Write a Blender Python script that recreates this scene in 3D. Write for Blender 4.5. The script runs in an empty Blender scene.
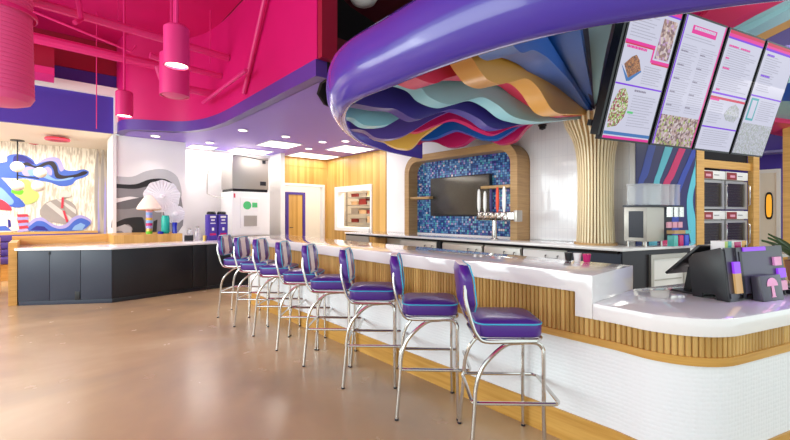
import bpy, bmesh, math, random
from mathutils import Vector, Matrix
random.seed(7)
SC = bpy.context.scene
COL = SC.collection

# ------------------------------------------------------------------ materials
def lin(h):
    h = h.lstrip('#')
    r = []
    for i in (0, 2, 4):
        c = int(h[i:i+2], 16) / 255.0
        r.append(c/12.92 if c <= 0.04045 else ((c+0.055)/1.055)**2.4)
    return (r[0], r[1], r[2], 1.0)

M = {}
def mat(name, col, rough=0.5, metal=0.0, emit=None, es=1.0, coat=0.0, vary=0.0, scale=3.0, trans=0.0, alpha=1.0, bump=0.0, bscale=60.0, spec=0.5, ior=1.45):
    m = bpy.data.materials.new(name); m.use_nodes = True
    nt = m.node_tree; b = nt.nodes['Principled BSDF']
    c = lin(col)
    b.inputs['Base Color'].default_value = c
    b.inputs['Roughness'].default_value = rough
    b.inputs['Metallic'].default_value = metal
    b.inputs['Coat Weight'].default_value = coat
    b.inputs['Coat Roughness'].default_value = 0.08
    b.inputs['Specular IOR Level'].default_value = spec
    b.inputs['Transmission Weight'].default_value = trans
    b.inputs['IOR'].default_value = ior
    b.inputs['Alpha'].default_value = alpha
    if emit:
        b.inputs['Emission Color'].default_value = lin(emit)
        b.inputs['Emission Strength'].default_value = es
    tc = nt.nodes.new('ShaderNodeTexCoord')
    # a gentle procedural variation on every surface
    n = nt.nodes.new('ShaderNodeTexNoise'); n.inputs['Scale'].default_value = scale; n.inputs['Detail'].default_value = 4
    nt.links.new(tc.outputs['Object'], n.inputs['Vector'])
    if vary > 0:
        mx = nt.nodes.new('ShaderNodeMix'); mx.data_type = 'RGBA'
        a = tuple(min(1, v*(1-vary)) for v in c[:3]) + (1,)
        d = tuple(min(1, v*(1+vary)) for v in c[:3]) + (1,)
        mx.inputs[6].default_value = a; mx.inputs[7].default_value = d
        nt.links.new(n.outputs['Fac'], mx.inputs[0]); nt.links.new(mx.outputs[2], b.inputs['Base Color'])
    else:
        mr = nt.nodes.new('ShaderNodeMapRange'); mr.inputs['To Min'].default_value = max(0, rough-0.03); mr.inputs['To Max'].default_value = min(1, rough+0.03)
        nt.links.new(n.outputs['Fac'], mr.inputs['Value']); nt.links.new(mr.outputs['Result'], b.inputs['Roughness'])
    if bump > 0:
        n2 = nt.nodes.new('ShaderNodeTexNoise'); n2.inputs['Scale'].default_value = bscale
        nt.links.new(tc.outputs['Object'], n2.inputs['Vector'])
        bp = nt.nodes.new('ShaderNodeBump'); bp.inputs['Strength'].default_value = bump; bp.inputs['Distance'].default_value = 0.01
        nt.links.new(n2.outputs['Fac'], bp.inputs['Height']); nt.links.new(bp.outputs['Normal'], b.inputs['Normal'])
    M[name] = m
    return m

def geo_pos(nt):
    g = nt.nodes.new('ShaderNodeNewGeometry'); return g.outputs['Position']

def combine(nt, exprs):
    cx = nt.nodes.new('ShaderNodeCombineXYZ')
    for i, e in enumerate(exprs):
        if e is not None: nt.links.new(e, cx.inputs[i])
    return cx.outputs[0]

def mth(nt, op, a, b=None):
    n = nt.nodes.new('ShaderNodeMath'); n.operation = op
    for i, v in enumerate((a, b)):
        if v is None: continue
        if isinstance(v, (int, float)): n.inputs[i].default_value = v
        else: nt.links.new(v, n.inputs[i])
    return n.outputs[0]

def wood(name, c1, c2, pitch=0.06, rough=0.4, grain=1.0):
    """vertical staves: the tone changes from stave to stave across x+y, fine grain runs up z"""
    m = bpy.data.materials.new(name); m.use_nodes = True
    nt = m.node_tree; b = nt.nodes['Principled BSDF']; L = nt.links
    sep = nt.nodes.new('ShaderNodeSeparateXYZ'); L.new(geo_pos(nt), sep.inputs[0])
    s = mth(nt, 'ADD', mth(nt, 'MULTIPLY', sep.outputs[0], 0.9), sep.outputs[1])
    k = mth(nt, 'FLOOR', mth(nt, 'DIVIDE', s, pitch))
    wn = nt.nodes.new('ShaderNodeTexWhiteNoise'); wn.noise_dimensions = '1D'; L.new(k, wn.inputs['W'])
    n = nt.nodes.new('ShaderNodeTexNoise'); n.inputs['Scale'].default_value = 1.0; n.inputs['Detail'].default_value = 5
    v = combine(nt, (mth(nt, 'MULTIPLY', s, 60), mth(nt, 'MULTIPLY', k, 3.7), mth(nt, 'MULTIPLY', sep.outputs[2], 3)))
    L.new(v, n.inputs['Vector'])
    f = mth(nt, 'ADD', mth(nt, 'MULTIPLY', wn.outputs['Value'], 0.55), mth(nt, 'MULTIPLY', n.outputs['Fac'], 0.5*grain))
    r = nt.nodes.new('ShaderNodeValToRGB'); r.color_ramp.elements[0].color = lin(c1); r.color_ramp.elements[1].color = lin(c2)
    r.color_ramp.elements[0].position = 0.1; r.color_ramp.elements[1].position = 0.9
    L.new(f, r.inputs[0]); L.new(r.outputs[0], b.inputs['Base Color'])
    b.inputs['Roughness'].default_value = rough
    M[name] = m

def flatwood(name, c1, c2, rough=0.4):
    """board wood with the grain running along the board (horizontal)"""
    m = bpy.data.materials.new(name); m.use_nodes = True
    nt = m.node_tree; b = nt.nodes['Principled BSDF']; L = nt.links
    mp = nt.nodes.new('ShaderNodeMapping'); mp.inputs['Scale'].default_value = (2.2, 2.2, 40)
    L.new(geo_pos(nt), mp.inputs[0])
    n = nt.nodes.new('ShaderNodeTexNoise'); n.inputs['Scale'].default_value = 1; n.inputs['Detail'].default_value = 5
    L.new(mp.outputs[0], n.inputs['Vector'])
    r = nt.nodes.new('ShaderNodeValToRGB'); r.color_ramp.elements[0].color = lin(c1); r.color_ramp.elements[1].color = lin(c2)
    r.color_ramp.elements[0].position = 0.3; r.color_ramp.elements[1].position = 0.7
    L.new(n.outputs['Fac'], r.inputs[0]); L.new(r.outputs[0], b.inputs['Base Color'])
    b.inputs['Roughness'].default_value = rough
    M[name] = m

wood('tambour_wood', '#a87c38', '#deb66e', 0.030, 0.4)
wood('panel_wood', '#b2843e', '#dcb268', 0.07, 0.35)
wood('column_wood', '#e4cfa4', '#f4e6c4', 0.03, 0.4)
flatwood('trim_wood', '#c08c3c', '#d6a656')
flatwood('oak_wood', '#b08855', '#c79f6a')
flatwood('honey_wood', '#c8944a', '#e0b064')
mat('pink_paint', '#ce0c6a', 0.45, vary=0.06)
mat('pink_pipe', '#dc2c7c', 0.4, vary=0.05)
mat('pink_duct', '#e85c98', 0.5, vary=0.05)
mat('pink_dark', '#9c0c33', 0.5, vary=0.05)
mat('purple_paint', '#5a3a96', 0.35, vary=0.03)
mat('purple_deep', '#4a35a0', 0.4, vary=0.03)
mat('lavender_ceiling', '#8a6ad0', 0.45, vary=0.02)
mat('white_paint', '#f2efee', 0.5, vary=0.01)
mat('cream_paint', '#efe6d8', 0.5, vary=0.01)
mat('warm_ceiling', '#f7ecd8', 0.5, vary=0.01)
mat('maroon_dark', '#6e1c2a', 0.7, vary=0.1)
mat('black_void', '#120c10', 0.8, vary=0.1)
mat('quartz', '#efecec', 0.05, vary=0.015, scale=60, coat=0.8)
mat('black_laminate', '#1b1c22', 0.35, vary=0.05)
mat('blue_laminate', '#2e3444', 0.4, vary=0.05)
mat('dark_steel', '#3b3a40', 0.35, metal=0.6)
mat('steel', '#bdb8b2', 0.42, metal=0.85)
mat('steel_matte', '#b9b2aa', 0.4, metal=0.6)
mat('chrome', '#d0ccc8', 0.16, metal=1.0)
mat('vinyl_purple', '#4b2386', 0.3, coat=0.25, bump=0.05)
mat('vinyl_stripe', '#fff0ea', 0.5)
mat('piping_teal', '#35b4d8', 0.35)
mat('black_plastic', '#1a1a1e', 0.35)
mat('grey_plastic', '#4a474f', 0.4)
mat('white_plastic', '#eceae8', 0.35)
mat('rubber', '#202022', 0.7)
mat('canopy_purple', '#4f3ca8', 0.22, coat=0.5, vary=0.05, scale=2)
mat('canopy_highlight', '#b9a0c0', 0.3, coat=0.4)
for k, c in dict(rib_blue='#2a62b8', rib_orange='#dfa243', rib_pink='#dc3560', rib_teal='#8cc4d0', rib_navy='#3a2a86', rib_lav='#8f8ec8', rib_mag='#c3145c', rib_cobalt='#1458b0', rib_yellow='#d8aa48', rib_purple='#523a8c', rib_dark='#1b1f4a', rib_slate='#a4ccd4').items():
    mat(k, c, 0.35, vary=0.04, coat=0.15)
for k, c in dict(mural_blue='#4668c8', mural_navy='#2c2a8c', mural_black='#27202c', mural_lav='#a9a2de', mural_sky='#86aee4', mural_lime='#c3d678', mural_green='#6cc82c', mural_cream='#f0e2d4', mural_red='#d23a50', mural_grey='#a39c9a', mural_silver='#d0ccca', mural_tree='#bdb2a8', wave_light='#bdbdbf', wave_black='#2a2a2c', wave_mid='#8d8b8e', wave_dark='#6d6b6e').items():
    mat(k, c, 0.5, vary=0.05, scale=8)
for k, c in dict(stripe_base='#241d5e', stripe_blue='#2c42a8', stripe_teal='#5cc0d4', stripe_pink='#cf1764').items():
    mat(k, c, 0.35)
mat('lamp_white', '#ffffff', 0.4, emit='#fff4e4', es=6.0)
mat('panel_light', '#ffffff', 0.4, emit='#fff6ea', es=3.0)
mat('lamp_warm', '#ffffff', 0.4, emit='#ffe2b8', es=10.0)
mat('screen_white', '#0a0a0c', 0.5, emit='#dcdcf2', es=0.78)
mat('screen_pink', '#0a0a0c', 0.5, emit='#e8149a', es=0.9)
mat('screen_red', '#0a0a0c', 0.5, emit='#d0104a', es=0.9)
mat('screen_violet', '#0a0a0c', 0.5, emit='#7a1ee0', es=0.9)
mat('screen_blue', '#0a0a0c', 0.5, emit='#3a78c0', es=0.8)
mat('screen_grey', '#0a0a0c', 0.5, emit='#bcbcd0', es=0.76)
mat('screen_dark', '#0a0a0c', 0.5, emit='#9890a8', es=0.7)
mat('screen_green', '#0a0a0c', 0.5, emit='#58c878', es=0.9)
mat('screen_teal', '#0a0a0c', 0.5, emit='#4fb4bc', es=0.8)
mat('glass', '#ffffff', 0.03, trans=1.0, ior=1.2, alpha=0.45)
mat('clear_plastic', '#f6f8fc', 0.06, trans=0.4, ior=1.2, alpha=0.5)
mat('glass_dark', '#30261c', 0.25)
mat('tv_glass', '#1c1c18', 0.22, coat=0.8)
mat('teal_glaze', '#1ea898', 0.2); mat('cobalt_glass', '#1a2ab0', 0.1, coat=0.5)
mat('gold', '#d8b060', 0.3, metal=0.6)
mat('red_handle', '#d8452a', 0.3); mat('navy_handle', '#2a2560', 0.3)
mat('leaf', '#2f4a20', 0.5, vary=0.3, scale=12)
mat('terracotta', '#8a5a40', 0.7)
mat('paper_white', '#f2f3fa', 0.6, vary=0.05, scale=30)
mat('interior_warm', '#d8b48c', 0.6, vary=0.4, scale=9)
mat('food_red', '#8c2a26', 0.4, vary=0.4, scale=30)
mat('juice_pink', '#c21e6a', 0.25); mat('juice_blue', '#2d4ac8', 0.25); mat('juice_teal', '#5ab8b4', 0.25)
mat('kraft', '#c09a6a', 0.6)
mat('booth_purple', '#4c3a84', 0.5, bump=0.05)
mat('display_art', '#0a0a0c', 0.25, emit='#e8b878', es=0.7)
mat('lamp_amber', '#201000', 0.3, emit='#e8a030', es=1.3)
mat('purple_glow', '#0a0a0c', 0.25, emit='#8c38e0', es=1.2)
mat('rose_card', '#e2a0b4', 0.4)
mat('charcoal', '#3e3c46', 0.3, coat=0.1)

def tile_mat(name, base, grout, w, h, rough, bump, offset=0.5, mortar=0.01, plane='yz'):
    m = bpy.data.materials.new(name); m.use_nodes = True
    nt = m.node_tree; b = nt.nodes['Principled BSDF']; L = nt.links
    sep = nt.nodes.new('ShaderNodeSeparateXYZ'); L.new(geo_pos(nt), sep.inputs[0])
    s = mth(nt, 'ADD', sep.outputs[1], mth(nt, 'MULTIPLY', sep.outputs[0], 0.9))
    v = combine(nt, (s, sep.outputs[2], None))
    br = nt.nodes.new('ShaderNodeTexBrick'); L.new(v, br.inputs['Vector'])
    br.inputs['Color1'].default_value = lin(base); br.inputs['Color2'].default_value = lin(base); br.inputs['Mortar'].default_value = lin(grout)
    br.inputs['Scale'].default_value = 1; br.inputs['Brick Width'].default_value = w; br.inputs['Row Height'].default_value = h
    br.inputs['Mortar Size'].default_value = mortar; br.offset = offset; br.inputs['Mortar Smooth'].default_value = 0.3
    L.new(br.outputs['Color'], b.inputs['Base Color'])
    bp = nt.nodes.new('ShaderNodeBump'); bp.inputs['Strength'].default_value = bump; bp.inputs['Distance'].default_value = 0.008; bp.invert = True
    L.new(br.outputs['Fac'], bp.inputs['Height']); L.new(bp.outputs['Normal'], b.inputs['Normal'])
    b.inputs['Roughness'].default_value = rough
    M[name] = m
tile_mat('wall_tile', '#eeedf0', '#e4e3e8', 0.075, 0.30, 0.08, 0.15, 0.0, 0.004)
tile_mat('bar_tile', '#eef0f4', '#e2e5ea', 0.030, 0.017, 0.35, 0.3, 0.5, 0.003)

# small dimpled tile of the bar front
m = bpy.data.materials.new('bar_tile'); m.use_nodes = True; nt = m.node_tree; b = nt.nodes['Principled BSDF']; L = nt.links
vo = nt.nodes.new('ShaderNodeTexVoronoi'); vo.inputs['Scale'].default_value = 42; vo.inputs['Randomness'].default_value = 0.25; L.new(geo_pos(nt), vo.inputs['Vector'])
bp = nt.nodes.new('ShaderNodeBump'); bp.inputs['Strength'].default_value = 0.45; bp.inputs['Distance'].default_value = 0.006; bp.invert = True
L.new(vo.outputs['Distance'], bp.inputs['Height']); L.new(bp.outputs['Normal'], b.inputs['Normal'])
b.inputs['Base Color'].default_value = lin('#eef0f4'); b.inputs['Roughness'].default_value = 0.35
M['bar_tile'] = m

# iridescent glass mosaic: every tile draws its own colour
m = bpy.data.materials.new('mosaic'); m.use_nodes = True; nt = m.node_tree; b = nt.nodes['Principled BSDF']; L = nt.links
sep = nt.nodes.new('ShaderNodeSeparateXYZ'); L.new(geo_pos(nt), sep.inputs[0])
u = mth(nt, 'DIVIDE', sep.outputs[1], 0.045); v = mth(nt, 'DIVIDE', sep.outputs[2], 0.045)
wn = nt.nodes.new('ShaderNodeTexWhiteNoise'); wn.noise_dimensions = '2D'
L.new(combine(nt, (mth(nt, 'FLOOR', u), mth(nt, 'FLOOR', v), None)), wn.inputs['Vector'])
r = nt.nodes.new('ShaderNodeValToRGB'); r.color_ramp.interpolation = 'CONSTANT'
els = [(0, '#2c5490'), (.16, '#4c84c0'), (.34, '#6aa4d4'), (.5, '#3a6cb0'), (.64, '#8abce0'), (.74, '#3a3a86'), (.82, '#7a6cc0'), (.88, '#5cc0c8'), (.93, '#b8a8d8'), (.965, '#e8d8dc')]
while len(r.color_ramp.elements) < len(els): r.color_ramp.elements.new(0.5)
for e, (p, c) in zip(r.color_ramp.elements, els): e.position = p; e.color = lin(c)
L.new(wn.outputs['Value'], r.inputs[0])
fu = mth(nt, 'FRACT', u); fv = mth(nt, 'FRACT', v)
g = mth(nt, 'MINIMUM', mth(nt, 'MINIMUM', fu, mth(nt, 'SUBTRACT', 1, fu)), mth(nt, 'MINIMUM', fv, mth(nt, 'SUBTRACT', 1, fv)))
gm = mth(nt, 'GREATER_THAN', g, 0.07)
mx = nt.nodes.new('ShaderNodeMix'); mx.data_type = 'RGBA'; mx.inputs[6].default_value = lin('#26345c'); L.new(gm, mx.inputs[0]); L.new(r.outputs[0], mx.inputs[7])
L.new(mx.outputs[2], b.inputs['Base Color']); b.inputs['Roughness'].default_value = 0.15; b.inputs['Metallic'].default_value = 0.15
M['mosaic'] = m

# polished concrete floor
m = bpy.data.materials.new('polished_concrete'); m.use_nodes = True; nt = m.node_tree; b = nt.nodes['Principled BSDF']; L = nt.links
pos = geo_pos(nt)
n1 = nt.nodes.new('ShaderNodeTexNoise'); n1.inputs['Scale'].default_value = 0.55; n1.inputs['Detail'].default_value = 6; n1.inputs['Distortion'].default_value = 0.6; L.new(pos, n1.inputs['Vector'])
n2 = nt.nodes.new('ShaderNodeTexNoise'); n2.inputs['Scale'].default_value = 3.5; n2.inputs['Detail'].default_value = 8; L.new(pos, n2.inputs['Vector'])
f = mth(nt, 'ADD', mth(nt, 'MULTIPLY', n1.outputs['Fac'], 0.9), mth(nt, 'MULTIPLY', n2.outputs['Fac'], 0.1))
r = nt.nodes.new('ShaderNodeValToRGB'); E = r.color_ramp.elements
E[0].position = .34; E[0].color = lin('#9c8a70'); E[1].position = .66; E[1].color = lin('#c8b28c')
e = E.new(.5); e.color = lin('#b49b76')
L.new(f, r.inputs[0]); L.new(r.outputs[0], b.inputs['Base Color'])
mr = nt.nodes.new('ShaderNodeMapRange'); mr.inputs['To Min'].default_value = 0.22; mr.inputs['To Max'].default_value = 0.30
L.new(n2.outputs['Fac'], mr.inputs['Value']); L.new(mr.outputs['Result'], b.inputs['Roughness'])
M['polished_concrete'] = m

# pale streaked wallcovering of the mural room
m = bpy.data.materials.new('streaked_wallcovering'); m.use_nodes = True; nt = m.node_tree; b = nt.nodes['Principled BSDF']; L = nt.links
mp = nt.nodes.new('ShaderNodeMapping'); mp.inputs['Scale'].default_value = (34, 34, 5); L.new(geo_pos(nt), mp.inputs[0])
n1 = nt.nodes.new('ShaderNodeTexNoise'); n1.inputs['Scale'].default_value = 1; n1.inputs['Detail'].default_value = 6; L.new(mp.outputs[0], n1.inputs['Vector'])
r = nt.nodes.new('ShaderNodeValToRGB'); r.color_ramp.elements[0].position = .40; r.color_ramp.elements[0].color = lin('#cabfb0'); r.color_ramp.elements[1].position = .56; r.color_ramp.elements[1].color = lin('#f6efe2')
L.new(n1.outputs['Fac'], r.inputs[0]); L.new(r.outputs[0], b.inputs['Base Color']); b.inputs['Roughness'].default_value = 0.6
M['streaked_wallcovering'] = m

# food photographs shown on the menu screens: coloured cells
def food_mat(name, cols, sc):
    m = bpy.data.materials.new(name); m.use_nodes = True; nt = m.node_tree; b = nt.nodes['Principled BSDF']; L = nt.links
    tc = nt.nodes.new('ShaderNodeTexCoord')
    vo = nt.nodes.new('ShaderNodeTexVoronoi'); vo.inputs['Scale'].default_value = sc; L.new(tc.outputs['Object'], vo.inputs['Vector'])
    wn = nt.nodes.new('ShaderNodeTexWhiteNoise'); L.new(vo.outputs['Color'], wn.inputs['Vector'])
    r = nt.nodes.new('ShaderNodeValToRGB'); r.color_ramp.interpolation = 'CONSTANT'
    while len(r.color_ramp.elements) < len(cols): r.color_ramp.elements.new(0.5)
    for i, (e, c) in enumerate(zip(r.color_ramp.elements, cols)): e.position = i/len(cols); e.color = lin(c)
    L.new(wn.outputs['Value'], r.inputs[0]); L.new(r.outputs[0], b.inputs['Emission Color']); b.inputs['Emission Strength'].default_value = 0.8
    b.inputs['Base Color'].default_value = (0.01, 0.01, 0.01, 1)
    M[name] = m
food_mat('photo_dough', ['#c8a8a0', '#a07a72', '#e0ccc8', '#8a6a70', '#c49ac8', '#d8c4c0'], 34)
food_mat('photo_salad', ['#78a848', '#b04858', '#d8e0b0', '#a8c860', '#8a3048', '#e8d8d8'], 70)
food_mat('photo_tacos', ['#c4a8ac', '#8a6a68', '#e0d0d0', '#a88a78', '#a8b85a', '#6a5256', '#d0bcc0', '#c8a8a8'], 42)
food_mat('photo_cake', ['#a8683a', '#8a4a2a', '#c08048', '#5a3a28'], 90)
food_mat('photo_pale', ['#b8bcc8', '#c4c4d0', '#a8b0a8', '#c8ccd8', '#b0b0b8'], 60)

# ------------------------------------------------------------------ mesh builder
class MB:
    def __init__(s): s.v = []; s.f = []; s.m = []; s.cur = 0
    def add(s, vs, fs):
        o = len(s.v); s.v += [tuple(v) for v in vs]
        for f in fs: s.f.append(tuple(i+o for i in f)); s.m.append(s.cur)
        return s
    def box(s, x0, x1, y0, y1, z0, z1):
        return s.obox((x0, y0, z0), (x1-x0, 0, 0), (0, y1-y0, 0), (0, 0, z1-z0))
    def obox(s, o, a, b, c):
        o, a, b, c = map(Vector, (o, a, b, c))
        vs = [o, o+a, o+a+b, o+b, o+c, o+a+c, o+a+b+c, o+b+c]
        return s.add(vs, [(0,3,2,1), (4,5,6,7), (0,1,5,4), (1,2,6,5), (2,3,7,6), (3,0,4,7)])
    def prism(s, poly, z0, z1):
        n = len(poly)
        vs = [(x, y, z0) for x, y in poly] + [(x, y, z1) for x, y in poly]
        return s.add(vs, [tuple(range(n))[::-1], tuple(range(n, 2*n))] + [(i, (i+1) % n, n+(i+1) % n, n+i) for i in range(n)])
    def plate(s, pts3, nvec):
        """extrude a planar 3D polygon along nvec"""
        n = len(pts3); nv = Vector(nvec)
        vs = [Vector(p) for p in pts3]; vs += [p+nv for p in vs]
        return s.add(vs, [tuple(range(n))[::-1], tuple(range(n, 2*n))] + [(i, (i+1) % n, n+(i+1) % n, n+i) for i in range(n)])
    def tube(s, pts, r, n=8, closed=False):
        P = [Vector(p) for p in pts]; K = len(P); rings = []; up = Vector((0.13, 0.21, 0.97)).normalized(); prev = None
        for i in range(K):
            if closed: t = P[(i+1) % K]-P[i-1]
            else: t = P[min(i+1, K-1)]-P[max(i-1, 0)]
            t.normalize()
            if prev is None:
                a = t.cross(up)
                if a.length < 0.05: a = t.cross(Vector((1, 0, 0)))
            else: a = prev - t*prev.dot(t)
            a.normalize(); prev = a.copy(); bb = t.cross(a)
            rr = r[i] if isinstance(r, (list, tuple)) else r
            rings.append([P[i]+(a*math.cos(2*math.pi*k/n)+bb*math.sin(2*math.pi*k/n))*rr for k in range(n)])
        vs = [v for rg in rings for v in rg]; fs = []
        for i in range(K if closed else K-1):
            j = (i+1) % K
            for k in range(n): fs.append((i*n+k, i*n+(k+1) % n, j*n+(k+1) % n, j*n+k))
        if not closed: fs += [tuple(range(n))[::-1], tuple((K-1)*n+k for k in range(n))]
        return s.add(vs, fs)
    def lathe(s, prof, c=(0, 0, 0), n=24, sx=1.0, sy=1.0):
        vs = []; fs = []; K = len(prof)
        for r, z in prof:
            for k in range(n):
                a = 2*math.pi*k/n; vs.append((c[0]+r*sx*math.cos(a), c[1]+r*sy*math.sin(a), c[2]+z))
        for i in range(K-1):
            for k in range(n): fs.append((i*n+k, i*n+(k+1) % n, (i+1)*n+(k+1) % n, (i+1)*n+k))
        if prof[0][0] <= .01: fs.append(tuple(range(n))[::-1])
        if prof[-1][0] <= .01: fs.append(tuple((K-1)*n+k for k in range(n)))
        if prof[0][0] > .01 and prof[-1][0] > .01:
            for k in range(n): fs.append(((K-1)*n+k, (K-1)*n+(k+1) % n, (k+1) % n, k))
        return s.add(vs, fs)
    def sweep(s, path, prof, closed_prof=True):
        """sweep a (u outward-left, v up) profile along a plan path"""
        P = [Vector((p[0], p[1])) for p in path]; K = len(P); n = len(prof); vs = []; fs = []
        for i in range(K):
            t = P[min(i+1, K-1)]-P[max(i-1, 0)]; t.normalize(); nn = Vector((-t.y, t.x))
            for (u, v) in prof: q = P[i]+nn*u; vs.append((q.x, q.y, v))
        for i in range(K-1):
            for k in range(n if closed_prof else n-1): fs.append((i*n+k, i*n+(k+1) % n, (i+1)*n+(k+1) % n, (i+1)*n+k))
        if closed_prof: fs += [tuple(range(n))[::-1], tuple((K-1)*n+k for k in range(n))]
        return s.add(vs, fs)
    def xf(s, i0, mtx):
        for i in range(i0, len(s.v)): s.v[i] = tuple(mtx @ Vector(s.v[i]))
    def build(s, name, mats, parent=None, smooth=True, bevel=0.0, label=None, ang=0.6):
        me = bpy.data.meshes.new(name)
        if isinstance(mats, str): mats = [mats]
        org = Vector((0, 0, 0))
        p = parent
        while p is not None: org += p.location; p = p.parent
        loc = Vector((0, 0, 0))
        if parent is None:
            lo = [min(v[k] for v in s.v) for k in range(3)]; hi = [max(v[k] for v in s.v) for k in range(3)]
            loc = Vector(((lo[0]+hi[0])/2, (lo[1]+hi[1])/2, lo[2]))
        me.from_pydata([tuple(Vector(v)-org-loc) for v in s.v], [], s.f)
        for mm in mats: me.materials.append(M[mm])
        me.polygons.foreach_set('material_index', s.m)
        bm = bmesh.new(); bm.from_mesh(me)
        bmesh.ops.recalc_face_normals(bm, faces=bm.faces)
        if bevel > 0:
            es = [e for e in bm.edges if len(e.link_faces) == 2 and e.calc_face_angle(0) > 0.6]
            bmesh.ops.bevel(bm, geom=es, offset=bevel, segments=2, profile=0.6, affect='EDGES', clamp_overlap=True)
        bm.to_mesh(me); bm.free()
        if smooth:
            me.shade_smooth(); me.set_sharp_from_angle(angle=ang)
        me.update()
        o = bpy.data.objects.new(name, me); COL.objects.link(o)
        o.location = loc
        if parent is not None: o.parent = parent
        if label: o['label'] = label
        return o

def tag(o, label, cat, group=None, kind=None):
    if label: o['label'] = label
    if cat: o['category'] = cat
    if group: o['group'] = group
    if kind: o['kind'] = kind
    return o
def struct(o, label=None, cat=None):
    o['kind'] = 'structure'
    if label: o['label'] = label
    if cat: o['category'] = cat
    return o
def thing(name, label, cat, loc=(0, 0, 0), group=None, kind=None):
    o = bpy.data.objects.new(name, None); COL.objects.link(o); o.location = loc
    o.empty_display_size = 0.1
    return tag(o, label, cat, group, kind)
def kids(o): return [c for c in bpy.data.objects if c.parent == o]
def dup(root, loc, rz, label, group=None, maps=None):
    def rec(o, par):
        c = o.copy(); COL.objects.link(c)
        if par is not None: c.parent = par
        for ch in kids(o): rec(ch, c)
        return c
    src = kids(root)
    r = root.copy(); COL.objects.link(r); r.location = loc; r.rotation_euler = (0, 0, rz); r['label'] = label
    if group: r['group'] = group
    for ch in src: rec(ch, r)
    return r
def arc(cx, cy, r, a0, a1, n):
    return [(cx+r*math.cos(math.radians(a0+(a1-a0)*i/n)), cy+r*math.sin(math.radians(a0+(a1-a0)*i/n))) for i in range(n+1)]
def smoothline(pts, n=6):
    """Catmull-Rom through the points"""
    out = []; K = len(pts); P = [Vector(p) for p in pts]
    for i in range(K-1):
        p0, p1, p2, p3 = P[max(i-1, 0)], P[i], P[i+1], P[min(i+2, K-1)]
        for k in range(n):
            t = k/n
            out.append(tuple(0.5*((2*p1)+(p2-p0)*t+(2*p0-5*p1+4*p2-p3)*t*t+(3*p1-p0-3*p2+p3)*t**3)))
    out.append(tuple(P[-1])); return out
T18 = math.radians(18)
D3 = Vector((math.cos(T18), -math.sin(T18), 0)); N3 = Vector((math.sin(T18), math.cos(T18), 0))  # along the angled run, and away from the customers
Z = Vector((0, 0, 1))
FINS=[('blue', (2.35, 1.45), [(-0.503, 2.409), (-0.372, 2.409), (-0.246, 2.434), (0.135, 2.57), (0.479, 2.703), (0.867, 2.786), (1.175, 2.824), (2.134, 2.895), (3.164, 2.883), (3.636, 2.89)]), ('orange', (2.35, 1.85), [(0.024, 2.647), (0.173, 2.585), (0.333, 2.533), (0.575, 2.554), (0.862, 2.654), (1.195, 2.76), (1.505, 2.737), (1.842, 2.621), (2.116, 2.608), (2.418, 2.656), (3.539, 2.859)]), ('pink', (2.35, 2.2), [(-0.375, 2.43), (-0.192, 2.443), (0.013, 2.502), (0.198, 2.591), (0.435, 2.679), (0.782, 2.752), (1.055, 2.799), (1.389, 2.848), (1.693, 2.798), (2.123, 2.713), (2.524, 2.681), (2.977, 2.755), (3.532, 2.866)]), ('teal', (2.35, 2.6), [(0.202, 2.625), (0.378, 2.543), (0.644, 2.522), (0.931, 2.618), (1.155, 2.685), (1.395, 2.652), (1.653, 2.569), (1.93, 2.559), (2.251, 2.582), (2.851, 2.695), (3.549, 2.827)]), ('navy', (2.4, 3.1), [(-0.123, 2.512), (0.092, 2.507), (0.277, 2.521), (0.373, 2.499), (0.496, 2.455), (0.611, 2.455), (0.849, 2.55), (1.044, 2.62), (1.24, 2.612), (1.446, 2.557), (1.62, 2.482), (1.818, 2.48), (2.168, 2.581), (2.702, 2.683), (3.575, 2.83)]), ('tealL', (2.5, 3.6), [(0.055, 2.503), (0.171, 2.441), (0.308, 2.436), (0.471, 2.467), (0.583, 2.529), (0.697, 2.597), (1.287, 2.838)]), ('navyL', (2.8, 4.1), [(0.226, 2.498), (0.373, 2.417), (0.522, 2.398), (0.7, 2.431), (0.853, 2.503), (1.25, 2.746)]), ('magenta', (3.2, 4.5), [(0.451, 2.782), (0.591, 2.715), (0.816, 2.606), (0.944, 2.608), (1.137, 2.686), (1.4, 2.785), (1.587, 2.746), (1.789, 2.649), (2.022, 2.582), (2.271, 2.686), (2.418, 2.731), (2.832, 2.796)]), ('yellow', (3.5, 4.8), [(0.34, 2.545), (0.46, 2.484), (0.594, 2.428), (0.767, 2.416), (0.869, 2.48), (1.01, 2.627)]), ('blue2', (4.2, 5.2), [(0.353, 2.839), (0.508, 2.77), (0.745, 2.668), (0.97, 2.672), (1.188, 2.748), (1.333, 2.78), (1.522, 2.711), (1.692, 2.633), (1.784, 2.612), (1.974, 2.602), (2.189, 2.713), (2.45, 2.834)]), ('mag2', (4.9, 5.5), [(0.189, 2.747), (0.354, 2.678), (0.496, 2.756), (0.764, 2.721), (1.017, 2.604), (1.273, 2.616), (1.511, 2.73), (1.732, 2.659), (1.938, 2.575), (2.177, 2.618), (2.369, 2.819), (2.628, 2.913)])]
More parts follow.
